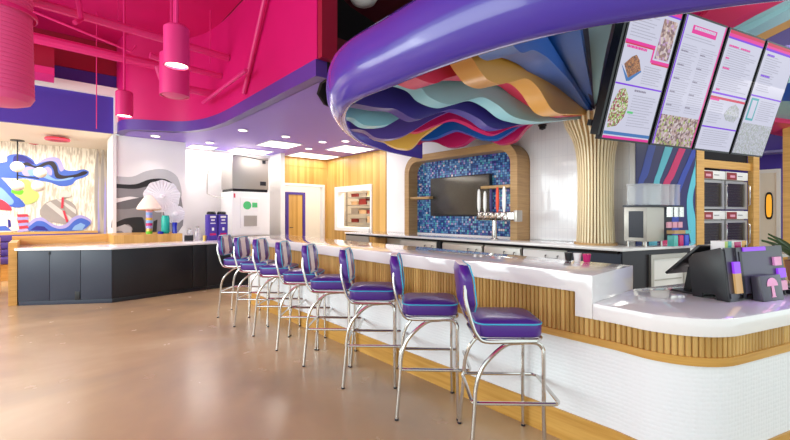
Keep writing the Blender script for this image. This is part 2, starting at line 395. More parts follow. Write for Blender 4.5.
MURAL=[('mural_blue', [(-0.906, 2.586), (-0.761, 2.598), (-0.65, 2.643), (-0.638, 2.765), (-0.487, 2.822), (-0.334, 2.802), (-0.216, 2.717), (-0.149, 2.615), (-0.015, 2.735), (0.122, 2.803), (0.248, 2.778), (0.318, 2.635), (0.376, 2.521), (0.55, 2.511), (0.728, 2.562), (0.828, 2.504), (0.773, 2.385), (0.579, 2.279), (0.491, 2.161), (0.29, 2.114), (0.094, 2.196), (-0.069, 2.224), (-0.308, 2.264), (-0.513, 2.259), (-0.906, 2.297)]), ('mural_navy', [(-0.551, 2.616), (-0.525, 2.776), (-0.385, 2.797), (-0.255, 2.713), (-0.189, 2.612), (-0.308, 2.637), (-0.437, 2.662), (-0.513, 2.585)]), ('mural_black', [(-0.437, 2.591), (-0.308, 2.648), (-0.163, 2.567), (-0.015, 2.663), (0.136, 2.712), (0.22, 2.59), (0.248, 2.426), (0.376, 2.379), (0.579, 2.43), (0.728, 2.516), (0.803, 2.483), (0.698, 2.4), (0.433, 2.315), (0.206, 2.313), (0.15, 2.511), (0.067, 2.622), (-0.123, 2.527), (-0.308, 2.566)]), ('mural_lav', [(-0.385, 2.507), (-0.255, 2.553), (-0.096, 2.486), (0.04, 2.576), (0.122, 2.502), (0.108, 2.362), (-0.042, 2.461), (-0.149, 2.435), (-0.281, 2.451), (-0.255, 2.338), (-0.359, 2.332), (-0.411, 2.434)]), ('mural_sky', [(-0.308, 2.46), (-0.149, 2.507), (0.012, 2.465), (0.094, 2.343), (0.234, 2.277), (0.52, 2.351), (0.462, 2.291), (0.262, 2.242), (0.067, 2.268), (-0.096, 2.349), (-0.255, 2.338)]), ('mural_lav', [(-0.149, 2.615), (-0.015, 2.753), (0.136, 2.811), (0.262, 2.779), (0.333, 2.618), (0.347, 2.526), (0.276, 2.484), (0.206, 2.682), (0.094, 2.716), (-0.042, 2.671)]), ('mural_blue', [(-0.906, 2.262), (-0.761, 2.271), (-0.613, 2.072), (-0.462, 1.833), (-0.346, 1.623), (-0.613, 1.62), (-0.906, 1.956)]), ('mural_sky', [(-0.906, 2.041), (-0.761, 2.048), (-0.613, 1.863), (-0.538, 1.726), (-0.613, 1.654), (-0.906, 1.854)]), ('mural_lime', [(-0.513, 2.217), (-0.308, 2.246), (-0.229, 2.125), (-0.149, 1.985), (-0.109, 1.879), (-0.163, 1.733), (-0.334, 1.659), (-0.385, 1.764), (-0.513, 1.866), (-0.576, 2.039)]), ('mural_green', [(-0.576, 1.986), (-0.487, 2.025), (-0.372, 1.977), (-0.411, 1.887), (-0.513, 1.901), (-0.576, 1.934)]), ('mural_red', [(-0.906, 1.789), (-0.761, 1.776), (-0.65, 1.692), (-0.576, 1.571), (-0.588, 1.519), (-0.761, 1.535), (-0.906, 1.551)]), ('mural_grey', [(-0.091, 1.54), (0.012, 1.704), (0.206, 1.8), (0.404, 1.786), (0.55, 1.658), (0.594, 1.469), (0.52, 1.28), (0.404, 1.188), (0.206, 1.228), (0.012, 1.286), (-0.083, 1.413)]), ('mural_silver', [(0.012, 1.686), (0.094, 1.742), (0.52, 1.318), (0.448, 1.225)]), ('mural_silver', [(0.206, 1.8), (0.276, 1.802), (0.579, 1.544), (0.579, 1.431)]), ('mural_lav', [(-0.281, 1.235), (-0.176, 1.342), (-0.042, 1.352), (0.094, 1.23), (0.234, 1.154), (0.376, 1.189), (0.52, 1.356), (0.668, 1.412), (0.819, 1.335), (0.88, 1.238), (0.803, 1.124), (0.638, 1.043), (-0.281, 1.068)]), ('mural_blue', [(-0.281, 1.146), (-0.149, 1.27), (-0.015, 1.257), (0.122, 1.138), (0.262, 1.079), (0.404, 1.113), (0.55, 1.28), (0.683, 1.336), (0.834, 1.258), (0.849, 1.18), (0.758, 1.086), (0.579, 1.022), (-0.281, 1.047)]), ('mural_sky', [(0.491, 1.047), (0.55, 1.148), (0.668, 1.222), (0.758, 1.163), (0.698, 1.03)]), ('mural_navy', [(-0.255, 1.067), (-0.149, 1.162), (-0.015, 1.141), (0.067, 1.044)]), ('mural_red', [(-0.487, 1.432), (-0.308, 1.439), (-0.281, 1.385), (-0.467, 1.368)]), ('mural_lav', [(-0.487, 1.361), (-0.308, 1.371), (-0.281, 1.317), (-0.467, 1.298)]), ('mural_red', [(-0.487, 1.291), (-0.308, 1.303), (-0.281, 1.25), (-0.467, 1.228)]), ('mural_lav', [(-0.487, 1.221), (-0.308, 1.236), (-0.281, 1.182), (-0.467, 1.157)]), ('mural_red', [(-0.487, 1.151), (-0.308, 1.168), (-0.281, 1.114), (-0.467, 1.087)]), ('mural_lav', [(-0.487, 1.081), (-0.308, 1.101), (-0.281, 1.047), (-0.467, 1.017)]), ('mural_cream', [(-0.906, 1.398), (-0.613, 1.414), (-0.5, 1.344), (-0.462, 1.185), (-0.487, 1.052), (-0.906, 1.064)]), ('mural_navy', [(-0.638, 1.328), (-0.588, 1.292), (-0.576, 1.153), (-0.626, 1.119)]), ('mural_blue', [(-0.906, 1.16), (-0.663, 1.172), (-0.563, 1.055), (-0.906, 1.064)]), ('mural_silver', [(0.256, 1.912), (0.304, 1.988), (0.404, 2.011), (0.477, 1.919), (0.462, 1.863), (0.276, 1.846)]), ('mural_red', [(0.304, 1.847), (0.347, 1.848), (0.333, 1.58), (0.29, 1.58)]), ('mural_red', [(0.318, 1.524), (0.361, 1.524), (0.427, 1.263), (0.39, 1.237)]), ('mural_red', [(-0.281, 3.121), (-0.083, 3.145), (-0.069, 3.103), (-0.176, 3.069), (-0.281, 3.085)]), ('mural_tree', [(0.941, 2.57), (0.979, 2.962), (1.004, 3.128), (1.029, 2.967), (1.05, 2.579), (1.066, 1.876), (1.05, 1.173), (1.035, 0.159), (0.988, 0.163), (0.957, 1.175), (0.932, 1.872)]), ('mural_grey', [(0.96, 2.649), (1.004, 3.003), (1.016, 2.654), (1.029, 1.953), (0.985, 1.252), (0.948, 1.95)]), ('mural_lav', [(1.027, 2.421), (1.058, 1.954), (1.039, 0.471), (1.002, 0.473), (1.008, 1.952)]), ('mural_tree', [(1.035, 2.577), (1.094, 2.973), (1.12, 3.141), (1.145, 2.978), (1.193, 2.589), (1.209, 1.88), (1.193, 1.171), (1.177, 0.147), (1.082, 0.155), (1.05, 1.173), (1.025, 1.875)]), ('mural_grey', [(1.076, 2.659), (1.12, 3.015), (1.132, 2.663), (1.145, 1.957), (1.101, 1.251), (1.063, 1.954)]), ('mural_lav', [(1.156, 2.429), (1.188, 1.959), (1.169, 0.463), (1.131, 0.465), (1.137, 1.957)]), ('mural_tree', [(1.193, 2.589), (1.254, 2.989), (1.28, 3.158), (1.306, 2.995), (1.371, 2.602), (1.387, 1.885), (1.371, 1.167), (1.354, 0.132), (1.241, 0.142), (1.209, 1.17), (1.183, 1.88)]), ('mural_grey', [(1.235, 2.671), (1.28, 3.032), (1.293, 2.676), (1.306, 1.962), (1.26, 1.249), (1.222, 1.96)]), ('mural_lav', [(1.325, 2.44), (1.358, 1.964), (1.338, 0.452), (1.299, 0.455), (1.306, 1.962)])]
WAVES=[('wave_light', [(1.091, 2.219), (1.377, 2.227), (1.63, 2.363), (1.942, 2.43), (2.193, 2.318), (2.296, 2.066), (2.307, 1.836), (2.193, 2.004), (1.992, 2.192), (1.701, 2.175), (1.422, 2.052), (1.091, 2.052)]), ('wave_black', [(1.091, 2.062), (1.422, 2.068), (1.701, 2.192), (1.992, 2.209), (2.193, 2.061), (2.244, 1.891), (2.092, 1.999), (1.845, 2.1), (1.653, 2.036), (1.422, 1.971), (1.091, 1.978)]), ('wave_mid', [(1.091, 1.978), (1.422, 1.971), (1.653, 2.036), (1.845, 2.089), (1.748, 1.875), (1.56, 1.787), (1.332, 1.807), (1.091, 1.774)]), ('wave_dark', [(1.091, 1.669), (1.332, 1.743), (1.491, 1.785), (1.748, 1.847), (1.942, 1.881), (1.748, 1.599), (1.468, 1.541), (1.091, 1.538)]), ('wave_mid', [(1.091, 1.538), (1.422, 1.568), (1.845, 1.794), (2.193, 1.89), (2.307, 1.807), (2.244, 1.031), (1.091, 1.067)]), ('wave_black', [(1.098, 1.268), (1.261, 1.348), (1.506, 1.375), (1.578, 1.324), (1.596, 1.019), (1.33, 1.028), (1.382, 1.118), (1.295, 1.223), (1.098, 1.166)]), ('wave_light', [(1.098, 1.166), (1.244, 1.224), (1.365, 1.16), (1.365, 1.027), (1.098, 1.035)]), ('wave_mid', [(1.098, 1.035), (1.108, 1.092), (1.192, 1.09), (1.244, 1.031)]), ('wave_black', [(1.761, 1.28), (1.836, 1.322), (1.817, 1.012), (1.743, 1.014)])]
STRIPES=[('stripe_blue', [(0.289, 2.49), (0.447, 2.501), (0.356, 2.242), (0.266, 2.016), (0.134, 1.791), (0.134, 0.986), (-0.018, 0.991), (0.025, 1.789), (0.134, 2.084)]), ('stripe_teal', [(0.679, 2.503), (0.846, 2.499), (0.727, 2.263), (0.585, 2.028), (0.516, 1.83), (0.47, 0.976), (0.289, 0.982), (0.379, 1.827), (0.493, 2.1)]), ('stripe_pink', [(1.017, 2.496), (1.166, 2.49), (1.042, 2.28), (0.87, 2.009), (0.75, 1.806), (0.727, 0.968), (0.539, 0.974), (0.585, 1.802), (0.75, 2.081)]), ('stripe_blue', [(1.344, 2.487), (1.474, 2.479), (1.293, 2.214), (1.116, 1.94), (0.992, 1.657), (0.968, 0.96), (0.798, 0.966), (0.846, 1.655), (0.992, 1.967), (1.191, 2.256)]), ('stripe_teal', [(1.474, 2.383), (1.474, 2.016), (1.37, 1.821), (1.344, 1.583), (1.448, 1.264), (1.474, 0.944), (1.319, 0.949), (1.217, 1.267), (1.191, 1.66), (1.293, 1.977)])]
WEDGE=[(3.744, 1.73, 3.2), (3.872, 1.597, 3.25), (4.076, 1.448, 3.3), (4.426, 1.28, 3.5), (4.773, 1.173, 3.6), (5.292, 1.008, 3.75), (5.604, 0.854, 3.8), (6.246, 0.532, 3.9), (6.54, 0.395, 3.95), (6.863, 0.415, 4.0), (7.246, 0.438, 4.0), (7.716, 0.466, 4.0), (7.821, 0.472, 3.6), (8.472, 0.512, 3.4), (9.428, 0.57, 3.3), (10.667, 0.644, 3.2), (11.867, 0.717, 3.1)]
# ------------------------------------------------------------------ setting
H_SOF = 3.07; H_TOP = 4.9
def bx(name, x0, x1, y0, y1, z0, z1, m, bevel=0.0, parent=None, smooth=False):
    return MB().box(x0, x1, y0, y1, z0, z1).build(name, m, parent, smooth=smooth or bevel > 0, bevel=bevel)
struct(bx('floor', -6, 16, -4, 16, -0.1, 0, 'polished_concrete'), 'polished tan and grey concrete floor', 'floor')
struct(bx('ceiling', -4.6, 2.38, -1.5, 15.9, H_TOP, H_TOP+.1, 'pink_paint'))
struct(bx('ceiling', 2.38, 15.9, -2.5, 15.9, H_TOP, H_TOP+.1, 'maroon_dark'))
# bulkhead: pink face over the purple band, following the edge of the low ceiling
bpath = smoothline([(1.1, 9.85), (1.12, 9.3), (1.35, 9.02), (1.97, 8.68), (2.25, 8.2), (2.37, 7.6), (2.4, 7.0)], 6)[:-1] + [(2.4, 7.0), (2.4, 4.1)]
o = MB().sweep(bpath, [(0, 3.27), (0, H_TOP), (.14, H_TOP), (.14, 3.27)]).build('wall_bulkhead', 'pink_paint'); struct(o)
o = MB().sweep(bpath, [(-.012, H_SOF), (-.012, 3.27), (.14, 3.27), (.14, H_SOF)]).build('trim_1', 'purple_paint'); struct(o)
# low lavender ceiling with a curved cut-out round the canopy
cut = [(2.4, 4.1), (2.56, 4.3), (2.75, 4.7), (3.1, 5.1), (3.8, 5.45), (5.0, 5.75), (6.4, 5.85)]
sof = [(x+.10 if x > 2.3 else x, y) for x, y in bpath if y > 4.2]
poly = [(1.22, 10.55)] + [(x+.13, y+.02) for x, y in bpath[1:-1]] + [(2.53, 4.1)] + cut[1:] + [(6.4, 10.28), (4.9, 10.28), (4.9, 10.55)]
struct(MB().prism(poly, H_SOF, H_SOF+.1).build('ceiling', 'lavender_ceiling', smooth=False))
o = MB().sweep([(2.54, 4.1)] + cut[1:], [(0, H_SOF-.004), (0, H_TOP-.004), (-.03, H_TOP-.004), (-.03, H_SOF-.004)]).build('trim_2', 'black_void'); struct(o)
# far walls
o = MB().obox(Vector((6.4, 1.98, 0)), D3*1.42, N3*.12, Z*(H_TOP-.003)).build('wall_right', 'white_paint', smooth=False); struct(o)
def wall_hole(name, m, x0, x1, y0, y1, h, holes, axis='x'):
    """a wall slab along x (or y) with rectangular openings (a,b,z0,z1)"""
    mb = MB()
    a0, a1 = (x0, x1) if axis == 'x' else (y0, y1)
    cuts = sorted(set([a0, a1]+[v for hh in holes for v in hh[:2]]))
    for i in range(len(cuts)-1):
        c0, c1 = cuts[i], cuts[i+1]; zz = [(0, h)]
        for (p, q, z0, z1) in holes:
            if p <= c0+1e-6 and q >= c1-1e-6: zz = ([(0, z0)] if z0 > 0 else []) + [(z1, h)]
        for z0, z1 in zz:
            if axis == 'x': mb.box(c0, c1, y0, y1, z0, z1)
            else: mb.box(x0, x1, c0, c1, z0, z1)
    return struct(mb.build(name, m, smooth=False))
wall_hole('wall_right', 'white_paint', 6.4, 6.52, 2.0, 10.42, H_TOP-.003, [(8.10, 9.80, 1.03, 2.19)], 'y')
wall_hole('wall_back', 'panel_wood', 4.82, 6.4, 10.28, 10.4, H_SOF-.003, [(4.93, 6.28, 0, 2.31)])
struct(bx('wall_back', 2.42, 4.7, 10.6, 10.72, 0, H_SOF-.003, 'white_paint'))
struct(bx('wall_back', 4.70, 4.818, 9.9, 10.72, 0, H_SOF-.003, 'white_paint'))
struct(bx('wall_back', 1.1, 2.4, 9.9, 10.72, 0, H_SOF-.003, 'white_paint'))
# wood facing on the right wall with the kitchen pass-through
PW = (8.10, 9.80, 1.03, 2.19)
wall_hole('wall_kitchen', 'panel_wood', 6.372, 6.398, 7.52, 10.278, H_SOF-.003, [PW], 'y')
# narrow dark seam line high on the wood panelling
struct(bx('trim_3', 6.366, 6.371, 7.52, 10.275, 2.93, 2.94, 'trim_wood'))
struct(bx('trim_3', 4.83, 6.36, 10.272, 10.279, 2.80, 2.81, 'trim_wood'))
# white casing of the tall opening, corridor behind it
mb = MB(); mb.box(4.93, 5.0, 10.26, 10.42, 0, 2.31); mb.box(6.21, 6.28, 10.26, 10.42, 0, 2.31); mb.box(5.0, 6.21, 10.26, 10.42, 2.24, 2.31)
struct(mb.build('door_1', 'white_paint', smooth=False), 'tall white cased opening to the back corridor', 'doorway')
struct(bx('wall_corridor', 4.4, 8.2, 12.0, 12.1, 0, 3.0, 'white_paint'))
struct(bx('wall_corridor', 4.7, 4.8, 10.73, 11.99, 0, 3.0, 'white_paint'))
struct(bx('ceiling', 4.4, 8.2, 10.73, 12.1, 3.0, 3.08, 'white_paint'))
d = thing('door_2', 'narrow tan wooden door in a purple frame down the corridor', 'door', (6.18, 11.95, 0), kind='structure')
mb = MB(); mb.box(5.84, 5.93, 11.9, 11.995, 0, 2.16); mb.box(6.44, 6.53, 11.9, 11.995, 0, 2.16); mb.box(5.93, 6.44, 11.9, 11.995, 2.08, 2.16)
mb.build('door_frame', 'purple_deep', d, smooth=False)
bx('door_panel', 5.93, 6.44, 11.93, 11.98, 0.0, 2.08, 'panel_wood', parent=d)
MB().tube([(5.98, 11.92, 1.0), (5.98, 11.88, 1.0), (6.07, 11.88, 1.0)], .012).build('door_handle', 'dark_steel', d)
# kitchen pass window frame (window_1) and the kitchen behind it
mb = MB(); y0, y1, z0, z1 = PW; w = .13
mb.box(6.34, 6.56, y0-.02, y0+w-.09, z0-.06, z1+.03); mb.box(6.34, 6.56, y1-.13, y1+.02, z0-.06, z1+.03)
mb.box(6.34, 6.56, y0+w-.09, y1-.13, z1-.12, z1+.03); mb.box(6.30, 6.56, y0+w-.09, y1-.13, z0-.06, z0+.04)
struct(mb.build('window_1', 'white_paint', smooth=False), 'white framed pass-through window to the kitchen in the wood wall', 'window')
struct(bx('wall_kitchen', 9.5, 9.6, 6.6, 10.72, 0, 3, 'cream_paint'))
struct(bx('wall_kitchen', 6.53, 9.5, 12.101, 12.2, 0, 3, 'cream_paint'))
struct(bx('ceiling', 6.53, 9.6, 6.6, 10.72, 3.0, 3.08, 'cream_paint'))
# steel kitchen shelving seen through the pass
sh = thing('kitchen_shelving', 'steel shelving stacked with pans seen through the kitchen pass', 'shelving', (7.9, 10.4, 0))
mb = MB()
for x in (7.3, 8.9):
    for y in (9.2, 10.6): mb.box(x, x+.04, y, y+.04, 0, 2.3)
mb.build('post', 'steel_matte', sh, smooth=False)
for z in (1.15, 1.42, 1.7, 1.95, 2.2): MB().box(7.3, 8.94, 9.2, 10.64, z, z+.03).build('shelf', 'steel_matte', sh, smooth=False)
for j, (z, lab) in enumerate(((1.18, 'lowest'), (1.45, 'second lowest'), (1.73, 'middle'), (1.98, 'upper'))):
    for i in range(3):
        y = 9.28 + i*.42; x = 7.4
        hgt = .1 + .07*((i+j) % 3 == 0)
        t = MB().box(x, x+.5, y, y+.36, z, z+hgt); t.box(x-.02, x+.52, y-.02, y+.38, z+hgt, z+hgt+.015)
        tag(t.build('food_pan', ['interior_warm', 'steel_matte', 'food_red'][(i+2*j) % 3], smooth=False), f'{["near","middle","far"][i]} food pan on the {lab} shelf seen through the kitchen pass', 'pan', 'pans on the kitchen shelving')
# vestibule with the mural
struct(bx('wall_mural', -4.5, 2.4, 12.6, 12.7, 0, 3.2, 'streaked_wallcovering'))
struct(bx('ceiling', -4.5, 2.4, 10.73, 12.6, H_SOF+.02, H_SOF+.1, 'warm_ceiling'))
struct(bx('ceiling', -4.5, 1.1, 9.86, 10.729, H_SOF+.02, H_SOF+.1, 'warm_ceiling'))
struct(bx('wall_pier', 1.03, 1.097, 9.86, 10.72, 0, H_SOF-.003, 'white_paint'))
struct(bx('wall_left', -4.6, -4.5, 9.85, 12.7, 0, 3.2, 'cream_paint'))
# purple face above the mural room, white trim strip over it, dark recess on top
struct(bx('wall_header', -4.5, 1.04, 9.78, 9.85, H_SOF, 3.80, 'purple_deep'))
struct(bx('trim_4', -4.5, 1.22, 9.70, 9.83, 3.80, 3.98, 'white_paint'))
struct(bx('trim_5', 1.04, 1.10, 9.66, 9.85, H_SOF, 3.80, 'white_paint'))
struct(bx('wall_header', -4.5, 1.2, 9.95, 10.0, 3.98, 4.28, 'purple_deep'))
struct(bx('wall_header', -4.5, 1.2, 9.9, 10.02, 4.28, H_TOP-.003, 'pink_dark'))
# pink beam box and stepped soffit beside the duct
struct(bx('beam_1', -1.2, .12, 8.9, 9.4, 3.92, 4.45, 'pink_dark'))
struct(bx('beam_2', -1.2, .12, 8.86, 9.4, 3.80, 3.92, 'pink_pipe'))
# murals: thin printed film on the wall, every colour area a few millimetres thick
def mural(name, polys, y, label, frame_mats):
    mats = []; mb = MB()
    for k, (m, p) in enumerate(polys):
        if m not in mats: mats.append(m)
        if len(p) > 5: p = [(a, b) for a, b, _ in smoothline([(a, b, 0) for a, b in p]+[(p[0][0], p[0][1], 0)], 4)[:-1]]
        mb.cur = mats.index(m); e = .003+.0012*k
        mb.plate([(x, y-e, z) for x, z in p], (0, e-.0005, 0))
    o = mb.build(name, mats, smooth=False); tag(o, label, 'mural'); return o
mural('wave_mural', MURAL, 12.6, 'colourful wave and mushroom mural on the pale streaked wall at far left', None)
mural('wave_mural', WAVES, 9.9, 'grey and black wave mural on the white wall behind the paper flowers', None)
# spun pendant lamps painted in the vestibule are real: two glass globes each
def globe_lamp(x, y, label):
    t = thing('globe_pendant', label, 'lamp', (x, y, 2.2), 'glass globe pendants in the mural room')
    MB().lathe([(.001, 0), (.10, 0), (.10, .02), (.001, .02)], (x, y, H_SOF-.001)).build('canopy_disc', 'black_plastic', t)
    MB().tube([(x, y, H_SOF), (x, y, 2.35)], .012, 6).build('stem', 'black_plastic', t)
    MB().lathe([(.001, 0)]+[(.14*math.sin(math.pi*i/10), .14-.14*math.cos(math.pi*i/10)) for i in range(1, 10)]+[(.001, .28)], (x, y, 2.07)).build('globe', 'white_plastic', t)
t = thing('globe_chandelier', 'black stemmed pendant with four cream globes hanging before the mural', 'lamp', (-.46, 12.2, 2.0))
MB().lathe([(.001, 0), (.12, 0), (.12, .02), (.001, .02)], (-.46, 12.2, H_SOF-.001)).build('ceiling_plate', 'black_plastic', t)
MB().tube([(-.46, 12.2, H_SOF), (-.46, 12.2, 2.15)], .015, 6).tube([(-.46, 12.2, 2.30), (-.10, 12.15, 2.25)], .012, 6).build('stem', 'black_plastic', t)
for gx, gz in ((-.46, 2.49), (-.46, 2.07), (-.08, 2.39), (-.12, 2.07)):
    MB().lathe([(.001, -.12)]+[(.12*math.sin(math.pi*i/10), -.12*math.cos(math.pi*i/10)) for i in range(1, 10)]+[(.001, .12)], (gx, 12.15, gz)).build('globe', 'mural_cream', t)
tag(MB().lathe([(.001, 0), (.2, 0), (.22, .03), (.2, .06), (.001, .06)], (.20, 11.0, H_SOF-.08), 20).build('ceiling_disc', 'mural_red'), 'flat round red fitting on the mural room ceiling', 'ceiling fitting')

# ------------------------------------------------------------------ ceiling lights in the low ceiling
tf = 'square light panels in the lavender ceiling'
panels = [([(3.66, 8.95), (3.70, 8.28), (4.50, 8.28), (4.54, 9.12)], 'square white light panel nearest the bar in the lavender ceiling'),
          ([(5.30, 8.62), (5.22, 7.75), (5.98, 7.68), (6.22, 8.45)], 'square white light panel beside the wood wall and canopy'),
          ([(2.52, 10.55), (2.62, 10.0), (3.2, 10.0), (3.2, 10.5)], 'white light panel at the far left over the grey mural wall end'),
          ([(3.45, 10.5), (3.5, 9.8), (4.25, 9.75), (4.5, 10.45)], 'white light panel over the ice machine'),
          ([(4.95, 10.2), (5.0, 9.35), (6.25, 9.4), (6.3, 10.2)], 'wide white light panel in front of the tall doorway')]
for p, lab in panels:
    cx = sum(q[0] for q in p)/4; cy = sum(q[1] for q in p)/4
    t = thing('ceiling_light_panel', lab, 'light', (cx, cy, H_SOF-.03), tf)
    x0, x1 = min(q[0] for q in p), max(q[0] for q in p); y0, y1 = min(q[1] for q in p), max(q[1] for q in p)
    x0 += .05; x1 -= .05; y0 += .02; y1 -= .02
    mb = MB(); f = .025
    for b in ((x0, x1, y0, y0+f), (x0, x1, y1-f, y1), (x0, x0+f, y0+f, y1-f), (x1-f, x1, y0+f, y1-f)): mb.box(*b, H_SOF-.02, H_SOF+.0)
    mb.build('frame', 'white_plastic', t, smooth=False)
    MB().box(x0+f, x1-f, y0+f, y1-f, H_SOF-.014, H_SOF-.002).build('diffuser', 'panel_light', t, smooth=False)
    l = bpy.data.lights.new('panel_lamp', 'AREA'); l.shape = 'RECTANGLE'; l.size = x1-x0; l.size_y = y1-y0; l.energy = 15; l.color = (1, .96, .9)
    lo = bpy.data.objects.new('panel_lamp', l); COL.objects.link(lo); lo.location = (cx, cy, H_SOF-.04)
dl = [(2.869, 7.675, 'beside the bulkhead edge above the stools'), (3.776, 7.711, 'left of the canopy, second from the bulkhead'), (4.67, 7.728, 'third from the bulkhead toward the wood wall'), (2.802, 9.5, 'over the purple cup canisters'), (4.9, 8.75, 'small and far, between the two near panels'), (5.0, 7.3, 'closest to the canopy'), (1.72, 9.45, 'over the grey mural')]
def spot(x, y, z, e, ang=100, col=(1, .93, .84), blend=.6, rad=.05):
    l = bpy.data.lights.new('down_spot', 'SPOT'); l.energy = e; l.spot_size = math.radians(ang); l.spot_blend = blend; l.color = col; l.shadow_soft_size = rad
    lo = bpy.data.objects.new('down_spot', l); COL.objects.link(lo); lo.location = (x, y, z); return lo
for x, y, lab in dl:
    t = thing('recessed_downlight', 'round recessed downlight '+lab, 'light', (x, y, H_SOF-.02), 'round downlights in the lavender ceiling')
    MB().lathe([(.075, 0), (.095, 0), (.095, .018), (.075, .018)], (x, y, H_SOF-.019)).build('trim_ring', 'white_plastic', t)
    MB().lathe([(.001, 0), (.074, 0), (.074, .01), (.001, .01)], (x, y, H_SOF-.014)).build('lens', 'lamp_white', t)
    spot(x, y, H_SOF-.03, 18)
# unseen area lights; these first ones serve mural room, corridor and kitchen
def area(x, y, z, sx, sy, e, col=(1, .95, .88), rot=(0, 0, 0)):
    l = bpy.data.lights.new('unseen_fill', 'AREA'); l.shape = 'RECTANGLE'; l.size = sx; l.size_y = sy; l.energy = e; l.color = col
    lo = bpy.data.objects.new('unseen_fill', l); COL.objects.link(lo); lo.location = (x, y, z); lo.rotation_euler = rot; return lo
area(-1.2, 11.2, 3.02, 3.5, 1.4, 160, (1, .92, .8))
area(6.2, 11.3, 2.95, 2, .6, 18)
area(7.6, 8.6, 2.9, 1.6, 2.5, 220, (1, .85, .62))
# ------------------------------------------------------------------ pink pendants, duct, pipes
def pendant(x, y, zb, r, h, label, lit, group='pink cylinder pendants'):
    t = thing('cylinder_pendant', label, 'lamp', (x, y, zb), group)
    MB().lathe([(r-.012, 0), (r, 0), (r, h-.02), (r-.02, h), (.001, h), (.001, h-.03), (r-.02, h-.04), (r-.012, h-.06)], (x, y, zb), 32).build('shade', 'pink_pipe', t)
    MB().tube([(x, y, zb+h-.01), (x, y, H_TOP)], .018, 8).build('stem', 'pink_pipe', t)
    if lit:
        MB().lathe([(.001, .02), (r-.014, .02), (r-.014, .035), (.001, .035)], (x, y, zb), 28).build('lens', 'lamp_warm', t)
        spot(x, y, zb-.02, lit, 110)
    else:
        MB().lathe([(.001, .0), (r-.06, .0), (r-.015, .025), (r-.014, .05), (.001, .05)], (x, y, zb-.01), 28).build('lens', 'pink_duct', t)
pendant(.947, 4.236, 2.86, .112, .38, 'pink cylinder pendant nearest the camera, glowing at its mouth', 60)
pendant(1.203, 5.478, 2.90, .165, .52, 'wider unlit pink cylinder hanging just behind the nearest pendant', 0)
pendant(.95, 7.6, 3.0, .12, .40, 'farthest pink cylinder pendant, over the left counter', 60)
t = thing('globe_pendant', 'white round-bottomed pendant partly behind the top of the purple canopy', 'lamp', (3.05, 4.05, 3.9))
MB().lathe([(.001, 0), (.08, .01), (.15, .05), (.185, .11), (.16, .19), (.07, .23), (.001, .24)], (3.05, 4.05, 4.10), 28).build('shade', 'white_plastic', t)
MB().tube([(3.05, 4.05, 4.33), (3.05, 4.05, H_TOP)], .01, 6).build('cord', 'pink_pipe', t)
# ribbed fabric duct at far left
cx, cy = -.42, 6.38
prof = [(.001, 0), (.22, .0), (.30, .03), (.335, .1)]
z = .1
while z < 2.12:
    r0 = .335 - .02*min(1, z/1.0)
    prof += [(r0, z), (r0-.002, z+.026), (r0-.009, z+.031), (r0-.002, z+.036)]; z += .048
prof += [(.315, 2.19), (.001, 2.19)]
t = thing('air_duct', 'fat ribbed pink duct hanging from the ceiling at far left', 'duct', (cx, cy, 2.7))
MB().lathe(prof, (cx, cy, 2.70), 40).build('duct_body', 'pink_duct', t)
MB().lathe([(.345, 0), (.36, .01), (.36, .05), (.345, .06)], (cx, cy, 4.05), 40).build('band', 'pink_pipe', t)
MB().lathe([(.345, 0), (.36, .01), (.36, .05), (.345, .06)], (cx, cy, 3.72), 40).build('band', 'pink_pipe', t)
def pipe(pts, r, label, group='pink pipes under the ceiling', m='pink_pipe', name='ceiling_pipe', n=10):
    return tag(MB().tube(pts, r, n).build(name, m), label, 'pipe', group)
pipe([(-1.5, 6.7, 4.15), (2.38, 7.05, 4.15)], .06, 'thick pink pipe crossing highest behind the nearest pendant')
pipe([(-1.4, 8.4, 4.22), (1.9, 8.5, 4.22)], .085, 'fat pink pipe running below and behind the first crossing pipe')
pipe([(1.25, 7.3, 3.97), (1.7, 7.35, 3.92), (2.38, 7.4, 3.92)], .05, 'thin pink pipe entering the bulkhead under the thick one')
pipe([(1.45, 7.7, 3.95), (1.5, 7.7, 3.78), (1.65, 7.7, 3.68), (1.85, 7.7, 3.66), (2.38, 7.7, 3.66)], .07, 'pink elbow pipe curving down to the bulkhead')
pipe([(2.2, 5.76, 3.54), (2.2, 7.87, 3.51)], .03, 'thin pink conduit running along the bulkhead')
pipe([(2.32, 5.2, 4.75), (2.36, 6.28, 3.35)], .035, 'slanting pink brace pipe against the bulkhead')
pipe([(.30, 6.55, 4.38), (.35, 6.5, 3.95), (.28, 6.4, 3.85)], .03, 'short pink drop pipe beside the duct')
pipe([(1.5, 7.0, 4.9), (1.5, 7.0, 4.2)], .03, 'short vertical pink pipe stub between pendant and bulkhead')
pipe([(-.3, 8.0, 4.5), (1.1, 8.0, 4.2), (1.16, 8.0, 4.32)], .018, 'slim pink conduit sagging behind the pipes')
for i, (x, y, z, lab) in enumerate([(.78, 6.8, 4.2, 'left of the nearest pendant'), (2.1, 7.1, 4.0, 'close to the bulkhead'), (.66, 8.45, 2.9, 'hanging low over the left counter')]):
    pipe([(x, y, H_TOP), (x, y, z)], .008, 'thin pink hanger rod '+lab, 'thin pink rods hanging from the ceiling', name='hanger_rod', n=6)
t = thing('sprinkler_head', 'small dark red sprinkler on the pink ceiling between duct and pendant', 'sprinkler', (.62, 7.0, 4.7))
MB().lathe([(.001, 0), (.05, 0), (.07, .05), (.02, .08), (.02, .2), (.001, .2)], (.62, 7.0, 4.70)).build('head', 'pink_dark', t)
MB().tube([(.62, 7, 4.72), (.55, 7.0, 4.60), (.55, 7, 4.55)], .02).build('arm', 'pink_pipe', t)
